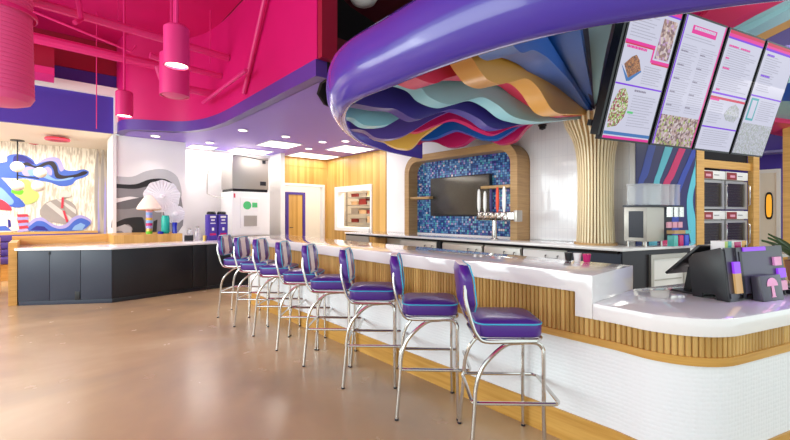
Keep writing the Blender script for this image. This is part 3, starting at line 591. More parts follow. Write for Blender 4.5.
# end of the bulkhead, and the dark-red open ceiling beyond it
struct(bx('wall_header', 2.41, 2.62, 4.0, 4.095, 3.27, H_TOP-.004, 'pink_dark'))  # strip whose darker red paints in the rounded corner's shade
struct(bx('beam_3', 2.63, 6.3, 4.35, 4.5, 3.62, 3.74, 'maroon_dark'))
# ------------------------------------------------------------------ main bar with the lower order counter
front = [(2.45, .86), (2.437, .76)] + arc(2.82, .71, .39, 180, 252, 10)[0:]
fe = Vector((front[-1][0], front[-1][1], 0)) + D3*2.2
front_low = front + [(fe.x, fe.y)]
def inset(path, d):
    """move a plan path d metres to its left-hand side (inwards, away from the customers)"""
    out = []; P = [Vector((p[0], p[1])) for p in path]; K = len(P)
    for i in range(K):
        t = P[min(i+1, K-1)]-P[max(i-1, 0)]; t.normalize(); out.append((P[i].x-t.y*d, P[i].y+t.x*d))
    return out
YE = 6.4
bar = thing('bar_counter', 'long white stone bar with vertical wood slats, stepping down to a rounded order counter', 'bar counter', (2.8, 3, 0))
mb = MB().plate([(2.45, y, z) for y, z in ((YE, .96), (YE, 1.072), (.985, 1.072), (.985, .81), (1.09, .81), (1.09, .96))], (.70, 0, 0))
mb.build('bar_top', 'quartz', bar, bevel=.006)
q = Vector((3.15, .985, 0)); q2 = q + D3*2.0
poly = [(2.45, .984)] + front_low + [(q2.x, q2.y), (3.15, .984)]
MB().prism(poly, .81, .905).build('order_counter_top', 'quartz', bar, bevel=.006)
full = [(2.45, YE)] + [(2.45, 1.1)] + front_low
# vertical half-round slats
def dense(path, step):
    out = []; carry = 0
    for (a, b) in zip(path[:-1], path[1:]):
        a = Vector(a); b = Vector(b); L = (b-a).length; d = carry
        while d < L: out.append((a+(b-a)*(d/L), (b-a).normalized())); d += step
        carry = d-L
    return out
mb = MB()
for p, t in dense(inset(full, .035), .030):
    nn = Vector((t.y, -t.x)); zt = .959 if p.y > 1.09 and p.x < 2.6 else .809
    w = .0136
    pts = [p - t*w, p - t*w*.8 + nn*.009, p - t*w*.4 + nn*.013, p + t*w*.4 + nn*.013, p + t*w*.8 + nn*.009, p + t*w]
    mb.prism([(v.x, v.y) for v in pts], .70, zt)
mb.build('slat_cladding', 'tambour_wood', bar)
MB().sweep(inset(full, .035), [(0, .70), (.02, .70), (.02, .8085), (0, .8085)]).build('slat_backing', 'oak_wood', bar)
MB().sweep([(2.485, YE), (2.485, 1.1)], [(0, .81), (.02, .81), (.02, .959), (0, .959)]).build('slat_backing', 'oak_wood', bar)
MB().sweep(inset(full, .012), [(0, .655), (.05, .655), (.05, .6995), (0, .6995)]).build('trim_strip', 'trim_wood', bar)
MB().sweep(inset(full, .03), [(0, .185), (.04, .185), (.04, .6545), (0, .6545)]).build('tiled_front', 'bar_tile', bar)
MB().sweep(inset(full, .018), [(0, 0.0), (.05, 0.0), (.05, .1845), (0, .1845)]).build('kick_board', 'trim_wood', bar)
MB().box(3.08, 3.12, 1.05, YE-.02, .08, .9595).build('staff_side_panel', 'black_laminate', bar, smooth=False)
MB().box(2.52, 3.08, YE-.06, YE-.02, .08, .9595).build('end_panel', 'black_laminate', bar, smooth=False)

# ------------------------------------------------------------------ back counter under the alcove, turning with the striped wall
bc = thing('back_counter', 'white stone back counter on dark cabinets below the mosaic alcove, angled at its near corner', 'counter', (5.9, 5, 0))
K1 = Vector((5.45, 1.83, 0)); K2 = K1 + D3*2.45
wv = Vector((6.4, 1.98, 0)); K3 = wv + D3*1.38
poly = [(5.45, 8.0), (5.45, 1.83), (K2.x, K2.y), (K3.x+.85, K3.y-.24), (K3.x, K3.y-.004), (6.395, 1.975), (6.395, 2.0), (6.395, 8.0)]
poly = [(5.45, 8.0), (5.45, 1.83), ((K1+D3*1.52).x, (K1+D3*1.52).y), (K3.x, K3.y-.018), (6.37, 1.965), (6.37, 8.0)]
MB().prism(poly, .965, 1.0).build('counter_top', 'quartz', bc, bevel=.004)
e = .04
MB().box(5.49, 6.365, 1.9, 8.0, .925, .9645).build('sub_top', 'black_void', bc, smooth=False)
a = K1 + D3*.06 + N3*.04
MB().obox(a+Z*.1, D3*1.40, N3*.03, Z*.86).build('cabinet_front', 'dark_steel', bc, smooth=False)
MB().box(5.50, 5.53, 1.86, 2.55, .1, .9245).build('cabinet_front', 'blue_laminate', bc, smooth=False)
MB().box(5.48, 5.60, 4.92, 5.0, .1, .9245).build('cabinet_post', 'black_laminate', bc, smooth=False)
MB().box(5.49, 5.52, 7.1, 8.0, .1, .9245).build('cabinet_front', 'steel_matte', bc, smooth=False)
for i, (ya, yb, mm, lab) in enumerate([(5.03, 6.05, 'steel_matte', 'farthest steel under-counter cooler below the back counter'), (4.0, 4.9, 'steel_matte', 'steel under-counter cooler below the beer taps'), (3.28, 3.97, 'steel', 'bright steel under-counter cooler right of the taps'), (2.58, 3.25, 'white_plastic', 'white under-counter cooler nearest the wood column')]):
    t = thing('back_bar_cooler', lab, 'cooler', (5.8, (ya+yb)/2, .1), 'coolers under the back counter')
    MB().box(5.53, 6.3, ya, yb, .1, .92).build('body', 'steel_matte', t, smooth=False)
    MB().box(5.50, 5.529, ya+.01, yb-.01, .16, .90).build('door', mm, t, bevel=.004)
    MB().tube([(5.49, ya+.1, .84), (5.46, ya+.1, .84), (5.46, ya+.1, .80), (5.46, ya+.28, .80), (5.46, ya+.28, .84), (5.49, ya+.28, .84)], .008, 6).build('handle', 'dark_steel', t)
# glass door fridge in the angled run
fb = K1 + D3*.56 + N3*.02
t = thing('display_fridge', 'white lit display fridge with steel frame under the angled back counter', 'fridge', (fb.x+.4, fb.y, .12))
def fbx(u0, u1, v0, v1, z0, z1, m, par, name, bevel=0, base=fb, smooth=False):
    return MB().obox(base+D3*u0+N3*v0+Z*z0, D3*(u1-u0), N3*(v1-v0), Z*(z1-z0)).build(name, m, par, smooth=smooth or bevel > 0, bevel=bevel)
mb = MB()
for (u0, u1, z0, z1) in ((0, .06, .12, .90), (.70, .76, .12, .90), (.06, .70, .84, .90), (.06, .70, .12, .18)):
    mb.obox(fb+D3*u0-N3*.02+Z*z0, D3*(u1-u0), N3*.035, Z*(z1-z0))
mb.build('door_frame', 'steel', t, smooth=False)
fbx(.06, .70, .0, .01, .18, .84, 'white_plastic', t, 'glass_door')
fbx(.10, .66, -.008, -.001, .55, .565, 'steel', t, 'shelf_edge')
fbx(.65, .665, -.05, -.03, .3, .7, 'steel', t, 'handle')

# alcove: rounded oak frame round a mosaic, standing off the wall
XA, XW = 5.98, 6.39
def rrect(y0, y1, z0, z1, r):
    return [(y0, z0)] + [(y0, z1-r)] + [(y0+r+r*math.cos(math.radians(a)), z1-r+r*math.sin(math.radians(a))) for a in range(170, 85, -10)] + [(y1-r, z1)] + [(y1-r+r*math.cos(math.radians(a)), z1-r+r*math.sin(math.radians(a))) for a in range(80, -5, -10)] + [(y1, z0)]
al = thing('mosaic_alcove', 'rounded oak-framed alcove lined with blue glass mosaic behind the television', 'alcove', (6.2, 5, 1.0))
t_ = .135
outer = rrect(3.63, 6.43, 1.0, 2.70, .36); inner = rrect(3.63+t_, 6.43-t_, 1.0, 2.70-t_, .25)
n = len(outer); mb = MB(); vs = [(XA, y, z) for y, z in outer]+[(XW, y, z) for y, z in outer]+[(XA, y, z) for y, z in inner]+[(XW, y, z) for y, z in inner]
fs = []
for i in range(n-1):
    fs += [(i, i+1, n+i+1, n+i), (2*n+i, 2*n+i+1, 3*n+i+1, 3*n+i), (i, i+1, 2*n+i+1, 2*n+i), (n+i, n+i+1, 3*n+i+1, 3*n+i)]
fs += [(0, 2*n, 3*n, n), (n-1, 3*n-1, 4*n-1, 2*n-1)]
mb.add(vs, fs).build('alcove_frame', 'oak_wood', al)
MB().plate([(6.25, y, z) for y, z in rrect(3.63+t_+.001, 6.43-t_-.001, 1.0, 2.70-t_-.001, .25)], (.06, 0, 0)).build('mosaic_panel', 'mosaic', al, smooth=False)
MB().box(6.22, 6.249, 3.78, 6.28, 1.0, 1.03).build('bottom_ledge', 'quartz', al, smooth=False)
tag(bx('wall_shelf', 6.02, 6.248, 5.72, 6.285, 1.76, 1.81, 'oak_wood', .004), 'short oak shelf inside the left of the alcove, partly behind the television', 'shelf', 'oak shelves in the alcove')
tag(bx('wall_shelf', 5.98, 6.248, 3.775, 4.38, 1.90, 1.95, 'oak_wood', .004), 'short oak shelf inside the right of the alcove above the tap handles', 'shelf', 'oak shelves in the alcove')
tv = thing('television', 'black flat television hung on the blue mosaic', 'television', (6.2, 5, 1.4))
bx('housing', 6.15, 6.22, 4.30, 5.80, 1.40, 2.19, 'black_plastic', .006, tv)
bx('screen', 6.142, 6.149, 4.315, 5.785, 1.425, 2.175, 'tv_glass', 0, tv)
bx('wall_mount', 6.221, 6.249, 4.9, 5.2, 1.65, 1.95, 'dark_steel', 0, tv)

# beer tap tower
tt = thing('beer_tap_tower', 'chrome T-shaped beer tower with five taps on the back counter', 'tap tower', (5.72, 3.85, 1.0))
MB().lathe([(.001, 0), (.085, 0), (.085, .015), (.045, .03), (.04, .33), (.001, .33)], (5.74, 3.92, 1.0), 24).build('column', 'chrome', tt)
MB().box(5.67, 5.81, 3.50, 4.22, 1.33, 1.48).build('tap_box', 'chrome', tt, bevel=.02)
MB().box(5.655, 5.825, 3.44, 3.50, 1.315, 1.50).build('end_cap', 'steel', tt, bevel=.01)
for i, (mm, hh) in enumerate([('white_plastic', .40), ('white_plastic', .36), ('navy_handle', .40), ('red_handle', .42), ('white_plastic', .42)]):
    y = 4.16 - i*.125
    tp = MB().tube([(5.67, y, 1.42), (5.60, y, 1.41), (5.575, y, 1.34)], .014, 8).lathe([(.001, 0), (.018, 0), (.022, .04), (.001, .05)], (5.63, y, 1.42), 10).build('tap', 'chrome', tt)
    MB().lathe([(.001, 0), (.014, 0), (.03, .08), (.033, .2), (.026, hh-.04), (.012, hh), (.001, hh)], (5.63, y, 1.47), 12, 1, .9).build('tap_handle', mm, tp, label=['white slim tap handle with ring top', 'white broad tap handle', 'navy tap handle', 'orange-red tap handle', 'pale slim tap handle'][i])
tag(MB().lathe([(.001, 0), (.05, .02), (.055, .06), (.07, .07), (.07, .09), (.001, .09)], (6.3, 3.35, 2.86), 18).build('security_camera', 'black_plastic'), 'small dark dome camera high on the white wall right of the alcove', 'camera')
# tiled area of the wall between alcove and column
struct(bx('wall_tiles', 6.380, 6.399, 2.05, 3.62, 1.001, 3.5, 'wall_tile'))
struct(bx('wall_tiles', 6.380, 6.399, 6.44, 7.51, 1.001, 3.0, 'white_paint'))

# slatted wood column flaring into the canopy
CX, CY = 6.0, 2.37
cp = [(.26, 1.0), (.25, 1.15), (.24, 1.5), (.238, 1.9), (.245, 2.15), (.265, 2.35), (.30, 2.50), (.35, 2.62), (.41, 2.74), (.44, 2.86)]
col = thing('slatted_column', 'pale wood column of upright slats on the back counter, flaring at its top', 'column', (CX, CY, 1.0))
MB().lathe([(.001, 0)]+[(r-.05, z-1.0) for r, z in cp]+[(.001, 1.86)], (CX, CY, 1.0), 40).build('core', 'oak_wood', col)
mb = MB(); NS = 36
for k in range(NS):
    a = 2*math.pi*k/NS; ca, sa = math.cos(a), math.sin(a); tx, ty = -sa*.012, ca*.012
    sp = smoothline([(r, z, 0) for r, z in cp], 3); vs = []
    for (r, z, _) in sp:
        for (rr, s) in ((r-.06, -1), (r, -1), (r, 1), (r-.06, 1)): vs.append((CX+rr*ca+tx*s, CY+rr*sa+ty*s, z))
    K = len(sp); fs = [(0, 1, 2, 3), tuple((K-1)*4+j for j in range(4))]
    for i in range(K-1):
        for j in range(4): fs.append((i*4+j, i*4+(j+1) % 4, i*4+4+(j+1) % 4, i*4+4+j))
    mb.add(vs, fs)
mb.build('slat_shell', 'column_wood', col)
MB().lathe([(.001, 0), (.285, 0), (.285, .03), (.001, .03)], (CX, CY, 1.0), 40).build('base_ring', 'oak_wood', col)

# ------------------------------------------------------------------ striped panel and warming cabinets on the angled wall
def wp(s, z, off=0.0): return wv + D3*s - N3*off + Z*z
mats = ['stripe_base']; mb = MB()
mb.obox(wp(.01, 1.002, .012), D3*1.40, N3*.010, Z*2.3)
for k, (m_, p) in enumerate(STRIPES):
    if m_ not in mats: mats.append(m_)
    mb.cur = mats.index(m_); q = smoothline([(a, b, 0) for a, b in p]+[(p[0][0], p[0][1], 0)], 4)[:-1]
    q = [(min(1.408, max(.012, a)), b) for a, b, _ in q]
    mb.plate([wp(a, b, .0125) for a, b in q], -N3*.003)
tag(mb.build('striped_panel', mats, smooth=False), 'dark purple wall panel with curving blue, teal and pink stripes behind the drink dispenser', 'wall panel')
# oak surround of the warming cabinets
ov = thing('cabinet_surround', 'oak posts and header framing the stacked warming cabinets', 'cabinet frame', tuple(wp(2.3, 0)))
def wbx(s0, s1, o0, o1, z0, z1, m, par, name, bevel=0):
    """box on the angled wall: s along it, o in front of it"""
    return MB().obox(wp(s0, z0, o1), D3*(s1-s0), N3*(o1-o0), Z*(z1-z0)).build(name, m, par, smooth=bevel > 0, bevel=bevel)
wbx(1.43, 1.63, -.12, .02, 0, 3.0, 'honey_wood', ov, 'post')
wbx(3.06, 3.25, -.06, .02, 0, 3.0, 'honey_wood', ov, 'post')
wbx(1.63, 3.06, -.06, -.02, 2.20, 2.33, 'honey_wood', ov, 'header')
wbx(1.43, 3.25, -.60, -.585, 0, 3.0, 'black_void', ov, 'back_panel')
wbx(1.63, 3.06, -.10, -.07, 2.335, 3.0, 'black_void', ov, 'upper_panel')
for c, (s0, side) in enumerate(((1.65, 'left'), (2.34, 'right'))):
    for r_, (z0, lev) in enumerate(((1.52, 'upper'), (.85, 'lower'))):
        w = .655; hh = .66
        t = thing('warming_cabinet', f'{lev} {side} glass-doored warming cabinet in the oak surround', 'warming cabinet', tuple(wp(s0+w/2, z0)), 'warming cabinets in the oak surround')
        wbx(s0, s0+w, -.5, -.09, z0, z0+hh-.01, 'steel_matte', t, 'body')
        mb = MB()
        for (a0, a1, b0, b1) in ((0, .06, .0, .48), (w-.08, w, .0, .48), (.06, w-.08, .44, .48), (.06, w-.08, .0, .04)):
            mb.obox(wp(s0+a0, z0+b0, -.04), D3*(a1-a0), N3*.05, Z*(b1-b0))
        fr = mb.build('door', 'steel', t, smooth=False)
        wbx(s0+.06, s0+w-.08, -.085, -.06, z0+.04, z0+.44, 'glass_dark', fr, 'door_glass')
        mb = MB()
        for q in range(7): mb.obox(wp(s0+.08, z0+.09+.045*q, -.055), D3*.42, N3*.004, Z*.005)
        mb.build('rack', 'dark_steel', t, smooth=False)
        pn = wbx(s0, s0+w, -.09, -.03, z0+.50, z0+.64, 'white_plastic', t, 'control_panel', .01)
        wbx(s0+.01, s0+.30, -.029, -.024, z0+.505, z0+.625, 'food_red', pn, 'panel_picture')
        wbx(s0+.10, s0+.24, -.023, -.02, z0+.54, z0+.58, 'rose_card', pn, 'panel_lettering')
        wbx(s0+.34, s0+.48, -.029, -.026, z0+.565, z0+.575, 'grey_plastic', pn, 'panel_lettering')
        MB().tube([wp(s0+w-.02, z0+.42, -.02), wp(s0+w-.02, z0+.40, .01), wp(s0+w-.02, z0+.08, .01), wp(s0+w-.02, z0+.06, -.02)], .009, 6).build('handle', 'chrome', t)
tag(wbx(1.66, 2.95, -.56, -.04, .70, .83, 'steel_matte', None, 'equipment_stand', .005), 'steel stand carrying the warming cabinets', 'stand')

# drink dispenser with clear bowls on the angled back counter
dsp = Vector((6.01, 1.715, 1.0)); VV = Vector((-.15, .989, 0))
t = thing('juice_dispenser', 'steel drink dispenser with clear drum bowls on the angled back counter', 'dispenser', (dsp.x+.4, dsp.y, 1.0))
def dbx(u0, u1, v0, v1, z0, z1, m, name, par=None, bevel=0): return MB().obox(dsp+D3*u0+VV*v0+Z*(z0), D3*(u1-u0), VV*(v1-v0), Z*(z1-z0)).build(name, m, par or t, smooth=bevel > 0, bevel=bevel)
dbx(.0, .36, .0, .27, .07, .535, 'steel_matte', 'housing', bevel=.01)
dbx(.362, .72, .10, .27, .07, .535, 'dark_steel', 'tower', bevel=.01)
MB().obox(dsp-D3*.006+VV*.04+Z*.12, D3*.005, VV*.17, Z*.36).build('side_grille', 'dark_steel', t, smooth=False)
for u, v in ((.03, .03), (.35, .03), (.03, .24), (.35, .24)):
    p = dsp + D3*u + VV*v; MB().lathe([(.001, 0), (.016, 0), (.012, .068), (.001, .068)], (p.x, p.y, 1.0), 10).build('foot', 'chrome', t)
dbx(-.01, .73, -.02, .28, .537, .56, 'dark_steel', 'bowl_tray')
for k, (u0, w) in enumerate(((.0, .34), (.37, .10), (.49, .10), (.61, .10))):
    c = dsp + D3*(u0+w/2) + VV*.13; pts = []
    for a in range(0, 360, 15):
        cu = math.copysign(abs(math.cos(math.radians(a)))**.45, math.cos(math.radians(a)))*w/2; cv = math.copysign(abs(math.sin(math.radians(a)))**.45, math.sin(math.radians(a)))*.14
        q = c + D3*cu + VV*cv; pts.append((q.x, q.y))
    MB().prism(pts, 1.565, 1.83).build('bowl', 'clear_plastic', t, bevel=.01)
    pts2 = [((x-c.x)*1.04+c.x, (y-c.y)*1.04+c.y) for x, y in pts]
    MB().prism(pts2, 1.832, 1.85).build('bowl_lid', 'clear_plastic', t)
    if k == 0: continue
    dbx(u0+.04, u0+.08, -.05, -.001, .40, .535, 'chrome', 'spout')
    dbx(u0+.02, u0+.11, -.02, -.003, .25, .33, 'rose_card', 'flavour_card')
    dbx(u0, u0+.115, -.11, -.021, .17, .215, ('kraft', 'kraft', 'kraft', 'juice_teal')[k], 'drip_tray')
    dbx(u0+.01, u0+.10, -.10, -.02, .0, .15, ('juice_teal', 'juice_teal', 'juice_pink', 'juice_blue')[k], 'syrup_tub', bevel=.01)
# cups on the staff edge of the bar top
for i, (mm, lab) in enumerate([('black_plastic', 'dark'), ('white_plastic', 'white'), ('juice_pink', 'magenta')]):
    tag(MB().lathe([(.001, 0), (.022, 0), (.03, .065), (.026, .065), (.001, .06)], (3.08, 1.42-i*.07, 1.0725), 16).build('cup', mm), f'small {lab} cup at the staff edge of the bar top', 'cup', 'cups on the bar edge')
# ------------------------------------------------------------------ sculpted canopy
inner = [(4.6, -1.2), (3.7, -.75), (3.05, -.25), (2.75, .08), (2.56, .35), (2.41, .63), (2.25, .94), (2.14, 1.32), (2.09, 1.78), (2.10, 2.35), (2.16, 3.08), (2.57, 3.80), (3.30, 4.52), (4.03, 4.91), (4.7, 5.10), (5.25, 5.20)]
ipath = [(x, y) for x, y, _ in smoothline([(x, y, 0) for x, y in inner], 5)][::-1]  # far end first, so the outside lies to the right
can = thing('ribbon_canopy', 'glossy purple curved canopy ring hanging over the bar with coloured wavy ribbons inside', 'canopy', (3.5, 2.5, 2.5))
prof = [(0, 2.52), (-.03, 2.49), (-.09, 2.47), (-.17, 2.50), (-.26, 2.58), (-.34, 2.70), (-.39, 2.85), (-.41, 3.02), (-.40, 3.2), (-.35, 3.36), (-.27, 3.47), (-.15, 3.53), (0, 3.54)]
# the far leg of the ring is lower and slimmer: scale the profile along the path
P = [Vector(p) for p in ipath]; K = len(P); vs = []; fs = []; n = len(prof)
for i in range(K):
    t = P[min(i+1, K-1)]-P[max(i-1, 0)]; t.normalize(); nn = Vector((-t.y, t.x)); f = 1.0
    d = i/(K-1); hs = .32 + .68*min(1, d/.33)
    for (u, v) in prof:
        q = P[i]+nn*(u*.54*(.5+.5*hs)+.04); vs.append((q.x, q.y, 2.47+(v-2.47)*.51*(.45+.55*hs)))
for i in range(K-1):
    for k in range(n): fs.append((i*n+k, i*n+(k+1) % n, (i+1)*n+(k+1) % n, (i+1)*n+k))
fs += [tuple(range(n))[::-1], tuple((K-1)*n+k for k in range(n))]
MB().add(vs, fs).build('ring', 'canopy_purple', can, ang=1.0)
mb = MB().sweep([p for p in ipath[4:]], [(.002, 2.515), (.016, 2.505), (.016, 2.53), (.002, 2.55)])  # pale strip paints the pinkish highlight along the ring's inner lower edge
mb.build('rim_highlight', 'canopy_highlight', can)
# ribbons fan out from the top of the column; side faces hang, undersides wave
Ct = Vector((5.95, 2.4))
style = {'blue': ('rib_blue', .26), 'orange': ('rib_orange', .20), 'pink': ('rib_pink', .22), 'teal': ('rib_teal', .18), 'navy': ('rib_navy', .15), 'tealL': ('rib_teal', .16), 'navyL': ('rib_purple', .16), 'magenta': ('rib_mag', .16), 'yellow': ('rib_yellow', .18), 'blue2': ('rib_cobalt', .16), 'mag2': ('rib_mag', .16)}
for nm, S, pts in FINS:
    m_, th = style[nm]; S = Vector(S); d = (Ct-S); L = d.length; d.normalize(); nn = Vector((-d.y, d.x))
    if nn.dot(-S) > 0: nn = -nn                     # thickness goes to the far side
    pts = [p for p in pts if p[0] < L-.02]
    if nm in ('blue', 'pink'): pts = [p for p in pts if p[0] > -.06]; pts = [(-.27, pts[0][1])] + pts
    elif pts[0][0] > -.20: pts = [(-.27, pts[0][1])] + pts
    if nm in ('magenta', 'yellow', 'blue2', 'mag2'): pts[0] = (-.05, 2.62)
    lim = {'navy': -.14, 'tealL': -.04, 'navyL': -.02, 'magenta': -.05, 'yellow': -.02, 'blue2': -.05, 'mag2': -.05}.get(nm)
    if lim is not None: pts[0] = (lim, pts[0][1])
    if pts[-1][0] < L-.1 and nm not in ('tealL', 'navyL', 'yellow'): pts.append((L-.03, 2.87))
    if nm in ('tealL', 'navyL', 'yellow'): pts.append((pts[-1][0]+.5, 2.95)); pts.append((pts[-1][0]+.3, 3.0))
    pts = [(a, max(b, 2.50) if a < .1 else b) for a, b in pts]
    sm = smoothline([(a, b, 0) for a, b in pts], 6); vs = []; fs = []; TOP = 2.98
    for a, b, _ in sm:
        w = th*(1 if a < L*.7 else max(.15, (L-a)/(L*.3)))
        for (o_, z) in ((0, b), (w, b-.0), (w, TOP), (0, TOP)):
            q = S + d*a + nn*o_; vs.append((q.x, q.y, z))
    K = len(sm); fs = [(0, 1, 2, 3), tuple((K-1)*4+j for j in range(4))]
    for i in range(K-1):
        for j in range(4): fs.append((i*4+j, i*4+(j+1) % 4, i*4+4+(j+1) % 4, i*4+4+j))
    MB().add(vs, fs).build('ribbon', m_, can, ang=1.2)
# broad ribbons rising from the column toward the order counter
WEDGE = [(2.15, 1.95, 3.06), (2.25, 1.55, 3.10), (2.45, 1.15, 3.12)] + WEDGE
wc = ['rib_cobalt', 'rib_cobalt', 'rib_cobalt', 'rib_dark', 'rib_slate', 'rib_dark', 'rib_cobalt', 'rib_cobalt', 'rib_mag', 'rib_pink', 'rib_pink', 'rib_slate', 'rib_slate', 'rib_orange', 'rib_purple', 'rib_slate', 'rib_cobalt', 'rib_teal', 'rib_pink']
for i in range(len(WEDGE)-1):
    a, b = Vector(WEDGE[i]), Vector(WEDGE[i+1]); c = Vector((5.95, 2.36, 2.90)); mb = MB(); N_ = 10; vs = []; fs = []
    dz = .03*(i % 3)
    for k in range(N_+1):
        t = .04 + k/N_*1.35
        for e_ in (a, b):
            q = c + (e_-c)*t; w = .035*math.sin(t*7+i*.9)*min(1, t*2); vs.append((q.x, q.y, q.z+dz+w)); vs.append((q.x, q.y, q.z+dz+w+.10))
    for k in range(N_):
        o_ = k*4; fs += [(o_, o_+2, o_+6, o_+4), (o_+1, o_+5, o_+7, o_+3), (o_, o_+4, o_+5, o_+1), (o_+2, o_+3, o_+7, o_+6)]
    fs += [(0, 1, 3, 2), (N_*4, N_*4+2, N_*4+3, N_*4+1)]
    mb.add(vs, fs).build('ribbon', wc[i], can, ang=1.2)
# dark inner ceiling of the canopy
poly = [(x, y) for x, y in ipath if y > -.6] 
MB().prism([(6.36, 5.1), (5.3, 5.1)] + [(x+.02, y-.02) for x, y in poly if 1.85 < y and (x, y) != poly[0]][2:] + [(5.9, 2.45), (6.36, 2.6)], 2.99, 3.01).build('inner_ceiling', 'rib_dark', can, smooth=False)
mb = MB()
for x, y in ((3.4, 2.2), (4.4, 3.0)): mb.tube([(x, y, 3.0), (x, y, H_TOP-.002)], .02, 8)
mb.build('suspension_rod', 'black_plastic', can)

# ------------------------------------------------------------------ four menu screens
U = Vector((math.cos(math.radians(17)), -math.sin(math.radians(17)), 0)); NV = Vector((-math.sin(math.radians(17)), -math.cos(math.radians(17)), 0))
ti = math.radians(16); WV = NV*math.sin(ti) + Z*math.cos(ti); FN = NV*math.cos(ti) - Z*math.sin(ti)
P0 = Vector((4.13, 1.57, 2.20)); HS, WS = 1.27, .695
descr = ['leftmost menu screen, corner behind the purple canopy, salad photo at bottom left', 'second menu screen, with a pink title box and a taco photo across its foot', 'third menu screen, with a pink band across its middle and no large photo', 'rightmost menu screen, with a teal-framed picture and pale photo at its foot']
def scr(base, par, u0, u1, w0, w1, d, m_, name, th=.002):
    return MB().obox(base+U*u0*WS+WV*w0*HS+FN*d, U*(u1-u0)*WS, WV*(w1-w0)*HS, FN*th).build(name, m_, par, smooth=False)
def lines(base, par, specs, m_, name, d=.004):
    """rows of broken strokes standing for small print too fine to read"""
    rnd = random.Random(len(specs)*7+int(base.x*10))
    for (u0, u1, w0, w1, rows, h) in specs:
        mb = MB()
        for r_ in range(rows):
            w = w1-(w1-w0)*(r_+.5)/rows; u = u0; end = u1-rnd.random()*(u1-u0)*.35
            while u < end:
                l = .012+rnd.random()*.03; mb.obox(base+U*u*WS+WV*w*HS+FN*d, U*min(l, end-u)*WS, WV*h*HS, FN*.001); u += l+.008
        mb.build(name, m_, par, smooth=False)
